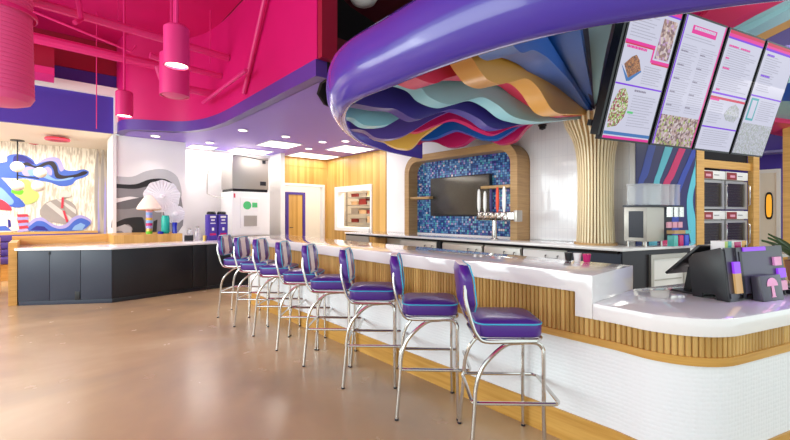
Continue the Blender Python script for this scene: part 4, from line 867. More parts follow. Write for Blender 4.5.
for i in range(4):
    base = P0 + U*(.775*i)
    t = thing('menu_screen', descr[i], 'menu screen', tuple(base+U*.35), 'row of four tilted menu screens')
    MB().obox(base-U*.02-WV*.02-FN*.06, U*(WS+.04), WV*(HS+.04), FN*.058).build('housing', 'black_plastic', t, smooth=False)
    S_ = lambda *a, **k: scr(base, t, *a, **k)
    S_(0, 1, 0, 1, 0, 'screen_white', 'display')
    if i == 0:
        S_(0, 1, 0, .02, .003, 'screen_pink', 'colour_band'); S_(0, 1, .03, .055, .003, 'screen_blue', 'colour_band')
        S_(0, 1, .405, .417, .003, 'screen_violet', 'colour_band')
        S_(.4, 1, .955, .98, .003, 'screen_pink', 'colour_band'); S_(.4, 1, .98, 1, .003, 'screen_red', 'colour_band'); S_(.4, 1, .943, .955, .003, 'screen_violet', 'colour_band')
        S_(0, .62, .70, .722, .003, 'screen_pink', 'colour_band'); S_(.59, .62, .62, .70, .003, 'screen_pink', 'colour_band'); S_(.59, 1, .60, .622, .003, 'screen_pink', 'colour_band')
        S_(0, .62, .69, .70, .0032, 'screen_red', 'colour_band'); S_(.62, 1, .59, .60, .0032, 'screen_red', 'colour_band')
        S_(.66, .96, .635, .92, .003, 'photo_dough', 'food_picture')
        mb = MB(); mb.plate([base+U*(u*WS)+WV*(w*HS)+FN*.003 for u, w in ((.08, .55), (.22, .46), (.44, .53), (.36, .60), (.28, .63), (.2, .61))], FN*.002); mb.build('food_picture', 'photo_cake', t, smooth=False)
        mb = MB(); mb.plate([base+U*(u*WS)+WV*(w*HS)+FN*.0028 for u, w in ((.03, .545), (.2, .435), (.26, .44), (.46, .52), (.44, .53), (.22, .46))], FN*.0015); mb.build('food_picture', 'screen_blue', t, smooth=False)
        mb = MB(); mb.plate([base+U*(u*WS)+WV*(w*HS)+FN*.003 for u, w in [(.05, .08), (.22, .10), (.33, .17), (.36, .25), (.32, .33), (.22, .385), (.12, .37), (.03, .26), (.02, .15)]], FN*.002); mb.build('food_picture', 'photo_salad', t, smooth=False)
        lines(base, t, [(.05, .6, .74, .93, 9, .006), (.5, .95, .43, .57, 8, .006), (.42, .95, .10, .35, 12, .006)], 'screen_grey', 'small_print')
        lines(base, t, [(.08, .35, .93, .955, 1, .016), (.42, .75, .36, .385, 1, .014)], 'screen_dark', 'heading')
        lines(base, t, [(.05, .56, .655, .68, 1, .018)], 'screen_pink', 'heading')
        S_(.38, .50, .205, .222, .004, 'screen_green', 'tag')
    elif i == 1:
        S_(0, .025, 0, 1, .003, 'screen_violet', 'colour_band'); S_(.975, 1, 0, 1, .003, 'screen_pink', 'colour_band')
        S_(.025, .975, 0, .245, .003, 'photo_tacos', 'food_picture')
        mb = MB(); S_(.20, .80, .885, .945, .003, 'screen_pink', 'title_box'); lines(base, t, [(.24, .78, .90, .93, 1, .022)], 'screen_white', 'heading', .0056)
        lines(base, t, [(.07, .93, .83, .87, 2, .006), (.07, .48, .27, .80, 30, .005), (.54, .95, .27, .80, 30, .005)], 'screen_grey', 'small_print')
        lines(base, t, [(u_, u_+.17, .31+.105*k_, .33+.105*k_, 1, .010) for u_ in (.07, .54) for k_ in range(5)], 'screen_dark', 'heading', .0055)
    elif i == 2:
        S_(0, 1, .975, 1, .003, 'screen_red', 'colour_band'); S_(0, 1, .95, .975, .003, 'screen_pink', 'colour_band'); S_(0, 1, .935, .95, .003, 'screen_violet', 'colour_band')
        S_(0, 1, .485, .50, .003, 'screen_violet', 'colour_band'); S_(0, 1, .445, .465, .003, 'screen_red', 'colour_band'); S_(0, .25, .43, .447, .0035, 'screen_pink', 'colour_band')
        S_(0, 1, .195, .208, .003, 'screen_violet', 'colour_band')
        mb = MB(); mb.plate([base+U*(u*WS)+WV*(w*HS)+FN*.003 for u, w in ((.5, .33), (.6, .28), (.85, .27), (.95, .33), (.9, .39), (.75, .43), (.6, .40))], FN*.002); mb.build('food_picture', 'photo_pale', t, smooth=False)
        lines(base, t, [(.07, .93, .52, .88, 20, .006), (.07, .5, .23, .42, 9, .006), (.07, .9, .03, .18, 8, .006)], 'screen_grey', 'small_print')
        lines(base, t, [(.07, .35, .86, .89, 1, .014), (.4, .7, .86, .89, 1, .014), (.07, .22, .76, .79, 1, .014), (.07, .3, .68, .71, 1, .014), (.07, .2, .50, .53, 1, .014)], 'screen_pink', 'heading', .0055)
    else:
        S_(0, 1, .975, 1, .003, 'screen_red', 'colour_band'); S_(0, 1, .955, .975, .003, 'screen_pink', 'colour_band'); S_(0, 1, .935, .955, .003, 'screen_violet', 'colour_band')
        S_(0, 1, .535, .548, .003, 'screen_violet', 'colour_band'); S_(0, 1, 0, .29, .003, 'photo_pale', 'food_picture')
        S_(.05, .28, .315, .52, .003, 'screen_teal', 'picture_frame'); S_(.09, .24, .335, .5, .0052, 'screen_white', 'picture')
        lines(base, t, [(.08, .6, .58, .90, 16, .006), (.36, .93, .32, .51, 10, .006)], 'screen_grey', 'small_print')
        lines(base, t, [(.08, .4, .88, .91, 1, .016), (.08, .38, .70, .73, 1, .016)], 'screen_violet', 'heading', .0055)
rack = thing('screen_bracket', 'black steel frame and drop pole carrying the menu screens beside the canopy', 'bracket', tuple(P0))
MB().obox(P0-U*.06-FN*.16+WV*.1, U*3.2, WV*.06, FN*.05).obox(P0-U*.06-FN*.16+WV*1.05, U*3.2, WV*.06, FN*.05).build('rail', 'black_plastic', rack, smooth=False)
MB().obox(P0-U*.06-FN*.10+WV*.02, U*.035, WV*1.22, FN*.09).build('side_plate', 'black_plastic', rack, smooth=False)

# ------------------------------------------------------------------ stools
def make_stool():
    t = thing('bar_stool', 'x', 'stool', (0, 0, 0), 'purple diner stools along the bar')
    def rbox(x0, x1, y0, y1, z0, z1, r, crown=0.0):
        pts = []
        for cx_, cy_, a0 in ((x1-r, y1-r, 0), (x0+r, y1-r, 90), (x0+r, y0+r, 180), (x1-r, y0+r, 270)):
            for k in range(6): a = math.radians(a0+90*k/5); pts.append((cx_+r*math.cos(a), cy_+r*math.sin(a)))
        return pts
    # seat: crowned cushion
    o = rbox(-.20, .195, -.19, .19, 0, 0, .065); mb = MB(); n = len(o); vs = []
    lev = [(.90, .715), (.985, .723), (1.0, .737), (1.0, .790), (.985, .803), (.90, .814), (.6, .825), (.25, .830)]
    for s_, z in lev:
        for x, y in o: vs.append((x*s_, y*s_, z))
    fs = [tuple(range(n))[::-1], tuple((len(lev)-1)*n+k for k in range(n))]
    for i in range(len(lev)-1):
        for k in range(n): fs.append((i*n+k, i*n+(k+1) % n, (i+1)*n+(k+1) % n, (i+1)*n+k))
    mb.add(vs, fs); seat = mb.build('seat', 'vinyl_purple', t, ang=1.2)
    MB().tube([(x*1.005, y*1.005, .797) for x, y in o], .0045, 6, True).build('piping', 'piping_teal', seat)
    MB().tube([(x*.99, y*.99, .708) for x, y in o], .010, 8, True).build('seat_rim', 'chrome', t)
    # backrest: thick rounded pad, slightly reclined, curved round the sitter
    def pad(y0, y1, th0, th1, z0, z1, off=0.0, ny=8, nz=6, rr=.07):
        mb = MB(); cols = []
        for j in range(ny+1):
            y = y0+(y1-y0)*j/ny; row = []
            e_ = min(y-y0, y1-y)
            dz = 0 if (e_ > rr or rr == 0) else rr-math.sqrt(max(0, rr*rr-(rr-e_)**2))
            for k in range(nz+1):
                z = z0+dz*.8+(z1-dz-z0-dz*.8)*k/nz
                xc = -.235-.16*(z-.83)*.75 + .55*y*y + off
                row.append((xc, y, z))
            cols.append(row)
        vs = []; fs = []; S2 = (ny+1)*(nz+1)
        for sgn, th in ((1, th1), (-1, -th0)):
            for j in range(ny+1):
                for k in range(nz+1):
                    x, y, z = cols[j][k]; ed = 0.6 if (j in (0, ny) or k in (0, nz)) else 1.0
                    vs.append((x+th*ed, y, z))
        idx = lambda s_, j, k: s_*S2+j*(nz+1)+k
        for j in range(ny):
            for k in range(nz):
                fs.append((idx(0, j, k), idx(0, j+1, k), idx(0, j+1, k+1), idx(0, j, k+1))); fs.append((idx(1, j, k), idx(1, j, k+1), idx(1, j+1, k+1), idx(1, j+1, k)))
        for j in range(ny):
            for k in (0, nz): fs.append((idx(0, j, k), idx(0, j+1, k), idx(1, j+1, k), idx(1, j, k)))
        for k in range(nz):
            for j in (0, ny): fs.append((idx(0, j, k), idx(0, j, k+1), idx(1, j, k+1), idx(1, j, k)))
        return mb.add(vs, fs), cols
    mb, cols = pad(-.185, .185, .036, .036, .855, 1.135); back = mb.build('backrest', 'vinyl_purple', t, ang=1.3)
    mb, _ = pad(-.10, .10, .030, .042, .855, 1.138, rr=0, ny=4); mb.build('centre_stripe', 'vinyl_stripe', back, label='pale pinkish centre stripe', ang=1.3)
    ring = [cols[0][k] for k in range(7)] + [cols[j][6] for j in range(1, 9)] + [cols[8][k] for k in range(5, -1, -1)] + [cols[j][0] for j in range(7, 0, -1)]
    for dx_ in (.030,):
        MB().tube([(x+dx_, y, z) for x, y, z in ring], .0042, 6, True).build('piping', 'piping_teal', back)
    for s_ in (-1, 1):
        y = s_*.20
        # back upright runs from the pad down to the seat rim
        MB().tube(smoothline([(-.262, y*.86, 1.02), (-.262, y*.93, .95), (-.245, y*.99, .87), (-.22, y, .785), (-.195, y, .735), (-.15, y, .70), (.0, y*.96, .697), (.15, y*.94, .699)], 4), .0115, 8).build('back_frame', 'chrome', t)
        MB().tube(smoothline([(.19, y*1.05, 0.0), (.185, y*1.02, .3), (.185, y, .60), (.18, y*.96, .665), (.14, y*.93, .693), (.05, y*.90, .690), (-.02, y*.92, .68), (-.10, y*.98, .625), (-.17, y*1.02, .545), (-.205, y*1.05, .44), (-.215, y*1.08, .3), (-.24, y*1.14, 0.0)], 5), .0125, 8).build('leg', 'chrome', t)
        for x_, yy in ((.19, y*1.05), (-.24, y*1.14)): MB().lathe([(.001, 0), (.0145, 0), (.0145, .012), (.001, .012)], (x_, yy, 0), 10).build('foot_cap', 'dark_steel', t)
    fr = rbox(-.225, .275, -.215, .215, 0, 0, .04)
    MB().tube([(x, y, .35) for x, y in fr], .0115, 8, True).build('footrest_ring', 'chrome', t)
    return t
st = make_stool()
sy = [1.475, 2.085, 2.755, 3.39, 3.98, 4.62, 5.16, 5.78]; sx = [2.115, 2.13, 2.13, 2.12, 2.12, 2.13, 2.10, 2.09]
names = ['nearest purple stool, alone at the right end of the row', 'second nearest purple stool, its seat fully in view before the wood slats', 'third nearest purple stool, just right of the middle of the row', 'fourth purple stool from the camera, its pale back stripe beside the third one', 'fifth purple stool from the camera, showing a pinkish back stripe', 'sixth purple stool from the camera, between the fifth and the two farthest', 'second farthest purple stool, against the black counter front', 'farthest purple stool at the left end of the row, with a nearly white back stripe']
sx = [v+.04 for v in sx]; sy = [v-.03 for v in sy]; sy[0] -= .035
st.location = (sx[0], sy[0], 0); st.rotation_euler = (0, 0, math.radians(-43)); st['label'] = names[0]
rots = [-43, -44, -43, -44, -42, -43, -44, -42]
for i in range(1, 8): dup(st, (sx[i], sy[i], 0), math.radians(rots[i]), names[i])

# ------------------------------------------------------------------ order point on the low counter
kb = Vector((3.095, .445, .906)); V3 = Vector((.335, .942, 0)).normalized(); U3 = Vector((V3.y, -V3.x, 0))
pos = thing('payment_kiosk', 'black angled payment enclosure with purple-lit panels on the order counter', 'kiosk', tuple(kb))
def kp(u, v, z): return kb+U3*u+V3*v+Z*z
def side(u0, u1, prof, m_, name, par=pos, bevel=.0):
    return MB().plate([kp(u0, v, z) for v, z in prof], U3*(u1-u0)).build(name, m_, par, smooth=bevel > 0, bevel=bevel)
side(0, .012, [(0, 0), (.07, 0), (.075, .03), (.15, .03), (.155, 0), (.21, 0), (.235, .23), (.21, .275), (.055, .325), (.035, .31)], 'black_plastic', 'side_panel', bevel=.002)
side(.012, .10, [(0, 0), (.012, 0), (.045, .325), (.033, .325)], 'charcoal', 'front_panel')
side(.012, .62, [(.20, 0), (.21, 0), (.235, .23), (.225, .235)], 'black_plastic', 'rear_panel')
side(.012, .62, [(.05, .30), (.06, .315), (.21, .268), (.20, .258)], 'charcoal', 'top_panel')
side(.60, .612, [(0, 0), (.21, 0), (.235, .23), (.21, .275), (.055, .325), (.035, .31)], 'black_plastic', 'side_panel')
def face(u0, u1, z0, z1, d, m_, name, par=pos, th=.004, base=.0):
    """a plate on the leaning customer-side face"""
    s = .10
    return MB().obox(kp(u0, z0*s-d, z0), U3*(u1-u0), (V3*s+Z)*(z1-z0), -V3*th).build(name, m_, par, smooth=False)
face(.10, .60, .04, .325, 0, 'charcoal', 'front_panel', th=.012)
face(.012, .10, .02, .05, .0, 'charcoal', 'front_panel', th=.006)
face(.05, .115, .05, .17, .006, 'display_art', 'lit_display', th=.012)
face(.05, .115, .17, .24, .006, 'purple_glow', 'lit_display', th=.012)
face(.12, .145, .02, .30, .004, 'black_plastic', 'dark_slot', th=.012)
face(.16, .40, .30, .325, .014, 'purple_glow', 'light_strip', th=.006)
for (u0, z0, w, h, m_) in ((.47, .20, .08, .055, 'rose_card'), (.50, .12, .085, .06, 'purple_glow'), (.50, .04, .085, .06, 'rose_card')):
    c = face(u0, u0+w, z0, z0+h, .014, m_, 'lit_card', th=.012)
term = side(.20, .42, [(-.075, .0), (-.02, 0), (-.005, .15), (-.055, .155)], 'charcoal', 'card_box', bevel=.006)
# pale mushroom emblem on the box
mb = MB()
def tp(u, z): return kp(u, -.075+.02*z/.155-.0015, z)
cap_ = [(.31+.058*math.cos(math.radians(a)), .09+.05*math.sin(math.radians(a))) for a in range(0, 181, 20)]
mb.plate([tp(u, z) for u, z in cap_], -V3*.002); mb.plate([tp(u, z) for u, z in ((.297, .092), (.323, .092), (.326, .03), (.335, .022), (.285, .022), (.294, .03))], -V3*.002)
mb.build('mushroom_emblem', 'rose_card', term, smooth=False)
# staff touch monitor behind it
mon = thing('touch_monitor', 'black staff touch monitor tilted back behind the payment enclosure', 'monitor', tuple(kp(.1, .42, 0)))
mp_ = [(.39, .115), (.405, .125), (.19, .335), (.175, .325)]
MB().plate([kp(.02, v, z) for v, z in mp_], U3*.36).build('screen_housing', 'black_plastic', mon, smooth=True, bevel=.004)
MB().plate([kp(.04, v, z) for v, z in [(.396, .1265), (.398, .1285), (.20, .3245), (.198, .3225)]], U3*.32).build('screen', 'tv_glass', mon, smooth=False)
MB().plate([kp(.12, v, z) for v, z in [(.29, .01), (.34, .01), (.31, .17), (.27, .19)]], U3*.1).build('stand', 'black_plastic', mon, smooth=False)
MB().plate([kp(.05, v, z) for v, z in [(.24, 0), (.38, 0), (.38, .012), (.24, .012)]], U3*.24).build('base', 'black_plastic', mon, smooth=False)
# colourful box on the enclosure top
b = thing('treat_box', 'small white box with rainbow splashes standing on the payment enclosure', 'box', tuple(kp(.25, .12, .285)))
MB().obox(kp(.10, .08, .300), U3*.24, V3*.08, Z*.060).build('carton', 'white_plastic', b, smooth=False)
for k, (u0, w, z0, h, m_) in enumerate(((.10, .04, .31, .05, 'mural_lime'), (.13, .04, .305, .055, 'juice_teal'), (.20, .07, .315, .04, 'juice_pink'), (.175, .02, .30, .055, 'mural_cream'), (.28, .05, .31, .05, 'rib_orange'), (.31, .02, .302, .03, 'mural_black'))):
    MB().obox(kp(u0, .0795, z0-.0), U3*w, -V3*.001, Z*min(h, .36-z0)).build('colour_patch', m_, b, smooth=False)
tray = MB().obox(kp(.66, -.02, 0), U3*.25, V3*.16, Z*.03).obox(kp(.68, 0, .03), U3*.2, V3*.1, Z*.012).build('card_reader', 'black_plastic', smooth=True, bevel=.004)
tag(tray, 'low black card reader at the right edge beside the payment enclosure', 'card reader')
# plant just outside the frame, one dark leaf reaching in
pl = thing('potted_plant', 'potted plant at the right edge, one dark green leaf reaching over the counter', 'plant', (4.25, .25, .906))
pc = fe*0 + kb + U3*1.42 + V3*.26; pc.z = .906; pl.location = pc
MB().lathe([(.001, 0), (.07, 0), (.095, .16), (.085, .16), (.08, .14), (.001, .14)], tuple(pc), 20).build('pot', 'terracotta', pl)
def leaf(p0, dirv, L, w, droop):
    mb = MB(); vs = []; fs = []; d = Vector(dirv).normalized(); s_ = d.cross(Z).normalized(); N_ = 10
    for k in range(N_+1):
        t = k/N_; c = Vector(p0)+d*L*t+Z*(-droop*t*t); ww = w*math.sin(math.pi*min(.98, .08+t*.92))
        for a, dz in ((-1, 0), (0, -.012), (1, 0)): vs.append(c+s_*ww*a+Z*dz)
        for a, dz in ((-1, .004), (0, -.008), (1, .004)): vs.append(c+s_*ww*a+Z*dz)
    for k in range(N_):
        a = k*6; b2 = a+6
        for j in (0, 1): fs += [(a+j, a+j+1, b2+j+1, b2+j), (a+3+j, b2+3+j, b2+4+j, a+4+j)]
        fs += [(a, b2, b2+3, a+3), (a+2, a+5, b2+5, b2+2)]
    return mb.add(vs, fs)
top = Vector(pc)+Z*.14
for (az, el, L, w) in ((172, .75, .52, .035), (150, 1.4, .40, .03), (215, 1.6, .38, .03), (60, 1.2, .42, .035), (-20, 1.1, .42, .035), (100, 1.8, .4, .03)):
    dv = (U3*math.cos(math.radians(az))+V3*math.sin(math.radians(az)))+Z*el
    leaf(top, dv, L, w, .12).build('leaf', 'leaf', pl)

# ------------------------------------------------------------------ far right: purple wall, swing door
wall_hole('wall_service', 'purple_deep', 12.0, 12.12, -3.0, 3.2, H_TOP-.003, [], 'y')
dd = thing('door_3', 'beige swing door with a small oval lit window in the purple wall', 'door', (11.95, 1.05, 0), kind='structure')
MB().box(11.9, 11.99, .93, 1.19, 0, 2.34).build('door_panel', 'cream_paint', dd, smooth=False)
mb = MB(); mb.box(11.88, 11.99, 1.191, 1.26, 0, 2.42); mb.box(11.88, 11.99, .86, .929, 0, 2.42); mb.box(11.88, 11.99, .929, 1.191, 2.341, 2.42)
mb.build('door_frame', 'white_paint', dd, smooth=False)
def oval(x, yc, zc, hw, hh, m_, name, par, th):
    pts = []
    for a in range(0, 360, 12):
        c_, s_ = math.cos(math.radians(a)), math.sin(math.radians(a)); pts.append((x, yc+hw*math.copysign(abs(c_)**.6, c_), zc+hh*math.copysign(abs(s_)**.6, s_)))
    return MB().plate(pts, (-th, 0, 0)).build(name, m_, par, smooth=False)
oval(11.9, 1.045, 1.62, .066, .30, 'black_plastic', 'window_gasket', dd, .01); oval(11.889, 1.045, 1.62, .045, .25, 'lamp_amber', 'window_pane', dd, .004)
struct(bx('wall_post', 10.9, 11.1, .50, .76, 0, H_TOP-.003, 'honey_wood'))
struct(bx('wall_header', 11.6, 11.99, -2.0, 3.0, 2.75, 2.80, 'rib_lav'))
# prep table behind the counter at far right
t = thing('prep_table', 'steel prep table with tubs behind the order counter at far right', 'table', (8.2, .3, 0))
p0_ = Vector((7.0, .55, 0))
MB().obox(p0_+Z*.88, D3*1.6, N3*.5-N3*0, Z*.04).build('table_top', 'steel_matte', t, smooth=False)
for u in (.05, 1.5):
    for v in (.04, .44): MB().obox(p0_+D3*u+N3*v, D3*.04, N3*.04, Z*.88).build('leg', 'steel_matte', t, smooth=False)
# ------------------------------------------------------------------ left counter
lc = thing('self_serve_counter', 'white-topped counter with blue-grey and black door fronts at far left', 'counter', (1.5, 8.6, 0))
fp = [(-.32, 8.55), (.81, 7.82), (2.3, 7.99), (4.65, 7.99)]
poly = [(-.36, 8.55), (.80, 7.79), (2.3, 7.955), (4.68, 7.955), (4.68, 9.55), (2.42, 9.55), (2.42, 9.88), (1.12, 9.88), (1.12, 9.55), (-.36, 9.55)]
MB().prism(poly, .865, .90).build('counter_top', 'quartz', lc, bevel=.004)
def fpanel(a, b, f0, f1, z0, z1, m_, name, off=0.0, par=lc):
    A_ = Vector(a); B_ = Vector(b); d = (B_-A_); L = d.length; d.normalize(); n_ = Vector((-d.y, d.x))
    p = A_+d*(L*f0+.003)+n_*off; q_ = d*(L*(f1-f0)-.006)
    return MB().obox((p.x, p.y, z0), (q_.x, q_.y, 0), (n_.x*.02, n_.y*.02, 0), (0, 0, z1-z0)).build(name, m_, par, smooth=True, bevel=.002)
for f0, f1 in ((0, .33), (.33, .66), (.66, 1)): fpanel(fp[0], fp[1], f0, f1, .07, .862, 'blue_laminate', 'door')
for f0, f1 in ((0, .83), (.83, 1)): fpanel(fp[1], fp[2], f0, f1, .07, .862, 'black_laminate', 'door')
for k in range(4): fpanel(fp[2], fp[3], k/4, (k+1)/4, .07, .862, 'black_laminate', 'door')
for a, b, m_ in ((fp[0], fp[1], 'blue_laminate'), (fp[1], fp[2], 'black_laminate'), (fp[2], fp[3], 'black_laminate')): fpanel(a, b, 0, 1, 0.0, .066, m_, 'plinth', .012)
MB().prism([(-.28, 8.60), (.82, 7.88), (2.3, 8.04), (4.62, 8.04), (4.62, 9.5), (-.28, 9.5)], .07, .862).build('carcass', 'black_laminate', lc, smooth=False)
# small keyhole and latch marks on the doors
for (f, z) in ((.33, .80),): fpanel(fp[0], fp[1], f-.01, f+.01, z, z+.04, 'black_plastic', 'latch', -.012)
fpanel(fp[0], fp[1], .60, .655, .07, .20, 'black_plastic', 'vent_slot', -.010)
# wood-fronted ledge on the counter against the grey mural, stands on it
tag(MB().box(.93, 2.06, 8.75, 8.78, .9005, 1.05).box(.93, 2.06, 8.78, 9.885, 1.02, 1.05).box(2.03, 2.06, 8.78, 9.885, .9005, 1.02).box(.93, .96, 8.78, 9.885, .9005, 1.02).build('display_ledge', 'panel_wood', smooth=False), 'honey wood display ledge on the counter under the grey mural', 'ledge')
bx2 = tag(MB().box(2.10, 2.26, 8.74, 8.9, .9005, 1.01).build('napkin_box', 'dark_steel', bevel=.005), 'small dark box at the right end of the wood ledge', 'box')
tag(MB().box(2.067, 2.095, 8.75, 9.2, .9005, 1.04).build('ledge_end_cap', 'white_paint', smooth=False), 'white end board of the wood ledge', 'board')
# partition behind the angled doors
struct(bx('wall_partition', -.43, .93, 9.56, 9.66, 0, 1.05, 'honey_wood'))
tag(MB().box(-.43, -.33, 8.62, 9.555, 0, .99).build('counter_end_panel', 'honey_wood', smooth=False), 'honey wood end panel left of the blue-grey doors', 'panel')
# mushroom lamp
mx_, my_, mz_ = 1.53, 9.0, 1.051
t = thing('mushroom_sculpture', 'cream-capped toy mushroom with striped stem on the wood ledge', 'mushroom', (mx_, my_, mz_))
cols = ['mural_green', 'gold', 'mural_lav', 'juice_pink', 'mural_sky', 'rib_yellow', 'mural_lav', 'mural_sky', 'rose_card']
for k, cc in enumerate(cols):
    MB().lathe([(.001, 0), (.055, 0), (.055, .052), (.001, .052)], (mx_, my_, mz_+.053*k), 18).build('stem_band', cc, t)
MB().lathe([(.001, .015), (.12, .02), (.20, .0), (.215, .02), (.19, .08), (.14, .16), (.085, .24), (.04, .285), (.001, .295)], (mx_, my_, mz_+.475), 26).build('cap', 'mural_cream', t)
MB().lathe([(.001, .012), (.12, .006), (.195, -.004), (.12, -.012), (.05, -.02), (.001, -.02)], (mx_, my_, mz_+.478), 26).build('cap_underside', 'mural_red', t, label='red and yellow underside')
mb = MB()
for k in range(12):
    a = 2*math.pi*k/12; mb.plate([(mx_+.05*math.cos(a), my_+.05*math.sin(a), mz_+.452), (mx_+.19*math.cos(a-.10), my_+.19*math.sin(a-.10), mz_+.467), (mx_+.19*math.cos(a+.10), my_+.19*math.sin(a+.10), mz_+.467)], (0, 0, .004))
mb.build('gills', 'rib_yellow', t, smooth=False)
# paper fans
def fan(x, y, z, r, label):
    t = thing('paper_flower', label, 'paper flower', (x, y, mz_), 'white paper flowers over the wood ledge')
    K = 56; mb = MB(); vs = []; fs = []
    for k in range(K):
        a = 2*math.pi*k/K; f = .007*(1 if k % 2 else -1); rr = r*(1+.03*math.sin(a*9))
        for (q, dy) in ((.10*r, 0), (rr*.6, f*.6), (rr, f)):
            for th in (0, .006): vs.append((x+q*math.cos(a), y+dy+th, z+q*math.sin(a)))
    for k in range(K):
        a, b = k*6, ((k+1) % K)*6
        for s_ in (0, 2): fs += [(a+s_, a+s_+2, b+s_+2, b+s_), (a+s_+1, b+s_+1, b+s_+3, a+s_+3)]
        fs += [(a+4, a+5, b+5, b+4), (a, b, b+1, a+1)]
    mb.add(vs, fs).build('petals', 'paper_white', t, smooth=False)
    mb = MB().lathe([(.001, 0), (.05, .0), (.05, .02), (.03, .035), (.001, .035)], (0, 0, 0), 16); mb.xf(0, Matrix.Translation((x, y-.02, z)) @ Matrix.Rotation(math.radians(90), 4, 'X')); mb.build('flower_centre', 'paper_white', t)
    MB().tube([(x, y+.02, mz_), (x, y+.02, z)], .006, 6).build('stem', 'white_plastic', t)
fan(1.80, 9.22, 1.80, .33, 'large white pleated paper flower behind the mushroom')
fan(2.0, 9.10, 1.44, .19, 'smaller white pleated paper flower above the blue vase')
tag(MB().lathe([(.001, 0), (.06, 0), (.075, .04), (.075, .30), (.06, .36), (.001, .36)], (1.80, 8.95, mz_), 20).build('vase', 'teal_glaze'), 'teal rounded vase between mushroom and blue vase', 'vase')
tag(MB().lathe([(.001, 0), (.045, 0), (.04, .12), (.05, .22), (.04, .22), (.001, .2)], (1.96, 8.92, mz_), 18).build('vase', 'cobalt_glass'), 'slim cobalt blue vase under the smaller paper flower', 'vase')
tag(MB().lathe([(.001, 0), (.05, 0), (.055, .03), (.03, .05), (.001, .05)], (1.70, 8.86, mz_), 18).build('dish', 'cobalt_glass'), 'small blue dish at the foot of the teal vase', 'dish')
# glass jars and gold cup
for i, (x, y, r, h, lab) in enumerate([(2.28, 9.1, .05, .24, 'tall glass jar left of the other jars beside the ledge'), (2.38, 8.95, .045, .17, 'short glass jar nearest the front edge by the ledge'), (2.46, 9.2, .05, .28, 'tallest glass jar at the back wall before the canisters')]):
    t = thing('glass_jar', lab, 'jar', (x, y, .9005), 'glass jars on the left counter')
    MB().lathe([(.001, 0), (r, 0), (r, h*.8), (r*.7, h*.86), (r*.7, h*.88), (.001, h*.88)], (x, y, .9005), 18).build('jar_body', 'clear_plastic', t)
    MB().lathe([(.001, 0), (r*.75, 0), (r*.75, h*.1), (.001, h*.12)], (x, y, .9005+h*.885), 18).build('lid', 'steel', t)
tag(MB().lathe([(.001, 0), (.03, 0), (.038, .1), (.033, .1), (.001, .09)], (2.44, 8.62, .9005), 16).build('cup', 'gold'), 'small gold cup left of the purple canisters', 'cup')
# two purple canisters
for i, (x, lab) in enumerate(((2.585, 'left purple canister with pink label band on the far counter'), (2.79, 'right purple canister with pink label band on the far counter'))):
    t = thing('drink_canister', lab, 'canister', (x, 8.65, .9005), 'purple canisters on the far counter')
    MB().box(x-.095, x+.095, 8.56, 8.78, .9005, 1.43).build('body', 'purple_deep', t, bevel=.02)
    MB().lathe([(.001, 0), (.085, 0), (.09, .03), (.07, .06), (.001, .06)], (x, 8.67, 1.431), 20).build('cap', 'black_plastic', t)
    MB().box(x-.06, x+.06, 8.555, 8.5595, 1.0, 1.045).build('label_band', 'juice_pink', t, smooth=False)
    for z0, z1, w in ((1.36, 1.40, .055), (1.30, 1.33, .035), (1.24, 1.26, .05), (1.10, 1.16, .02)): MB().box(x-w, x+w, 8.556, 8.5595, z0, z1).build('lettering', 'white_plastic', t, smooth=False)

# ice and water machine
im = thing('ice_machine', 'steel ice maker head on a white dispenser cabinet with green lit panel', 'ice machine', (3.8, 9.9, 0))
MB().box(3.33, 4.27, 9.60, 10.4, .9005, 1.985).build('dispenser_cabinet', 'white_plastic', im, bevel=.03)
MB().box(3.34, 4.24, 9.62, 10.4, 2.05, 2.86).build('ice_maker_head', 'steel', im, bevel=.015)
MB().box(3.36, 4.22, 9.64, 10.38, 1.987, 2.048).build('base_gap', 'black_plastic', im, smooth=False)
MB().tube(smoothline([(3.36, 9.62, 2.82), (3.5, 9.61, 2.85), (4.0, 9.61, 2.80), (4.22, 9.615, 2.80)], 5), .008, 6).build('edge_trim', 'black_plastic', im)
MB().box(3.52, 4.0, 9.575, 9.599, 1.10, 1.84).build('dispense_panel', 'white_plastic', im, bevel=.01)
MB().box(3.56, 3.95, 9.568, 9.574, 1.50, 1.80).build('touch_panel', 'white_plastic', im, smooth=False)
MB().plate([(3.68+.10*math.cos(math.radians(a)), 9.567, 1.65+.10*math.sin(math.radians(a))) for a in range(0, 360, 15)], (0, -.003, 0)).build('green_dial', 'screen_green', im, smooth=False)
MB().box(3.80, 3.93, 9.563, 9.567, 1.60, 1.72).build('green_display', 'screen_green', im, smooth=False)
MB().box(3.60, 3.92, 9.56, 9.574, 1.14, 1.40).build('drip_recess', 'steel_matte', im, smooth=False)
MB().box(4.02, 4.17, 9.61, 9.619, 2.15, 2.25).build('badge', 'dark_steel', im, smooth=False)
MB().box(4.08, 4.16, 9.612, 9.619, 2.70, 2.78).build('snowflake_mark', 'dark_steel', im, smooth=False)
MB().box(3.37, 3.40, 9.585, 9.599, 1.83, 1.93).build('red_mark', 'mural_red', im, smooth=False)
MB().tube([(3.22, 10.56, 3.05), (3.05, 10.56, 2.4), (3.05, 10.56, 1.95), (3.2, 10.3, 1.85), (3.34, 10.2, 1.85)], .012, 6).build('water_line', 'steel_matte', im)

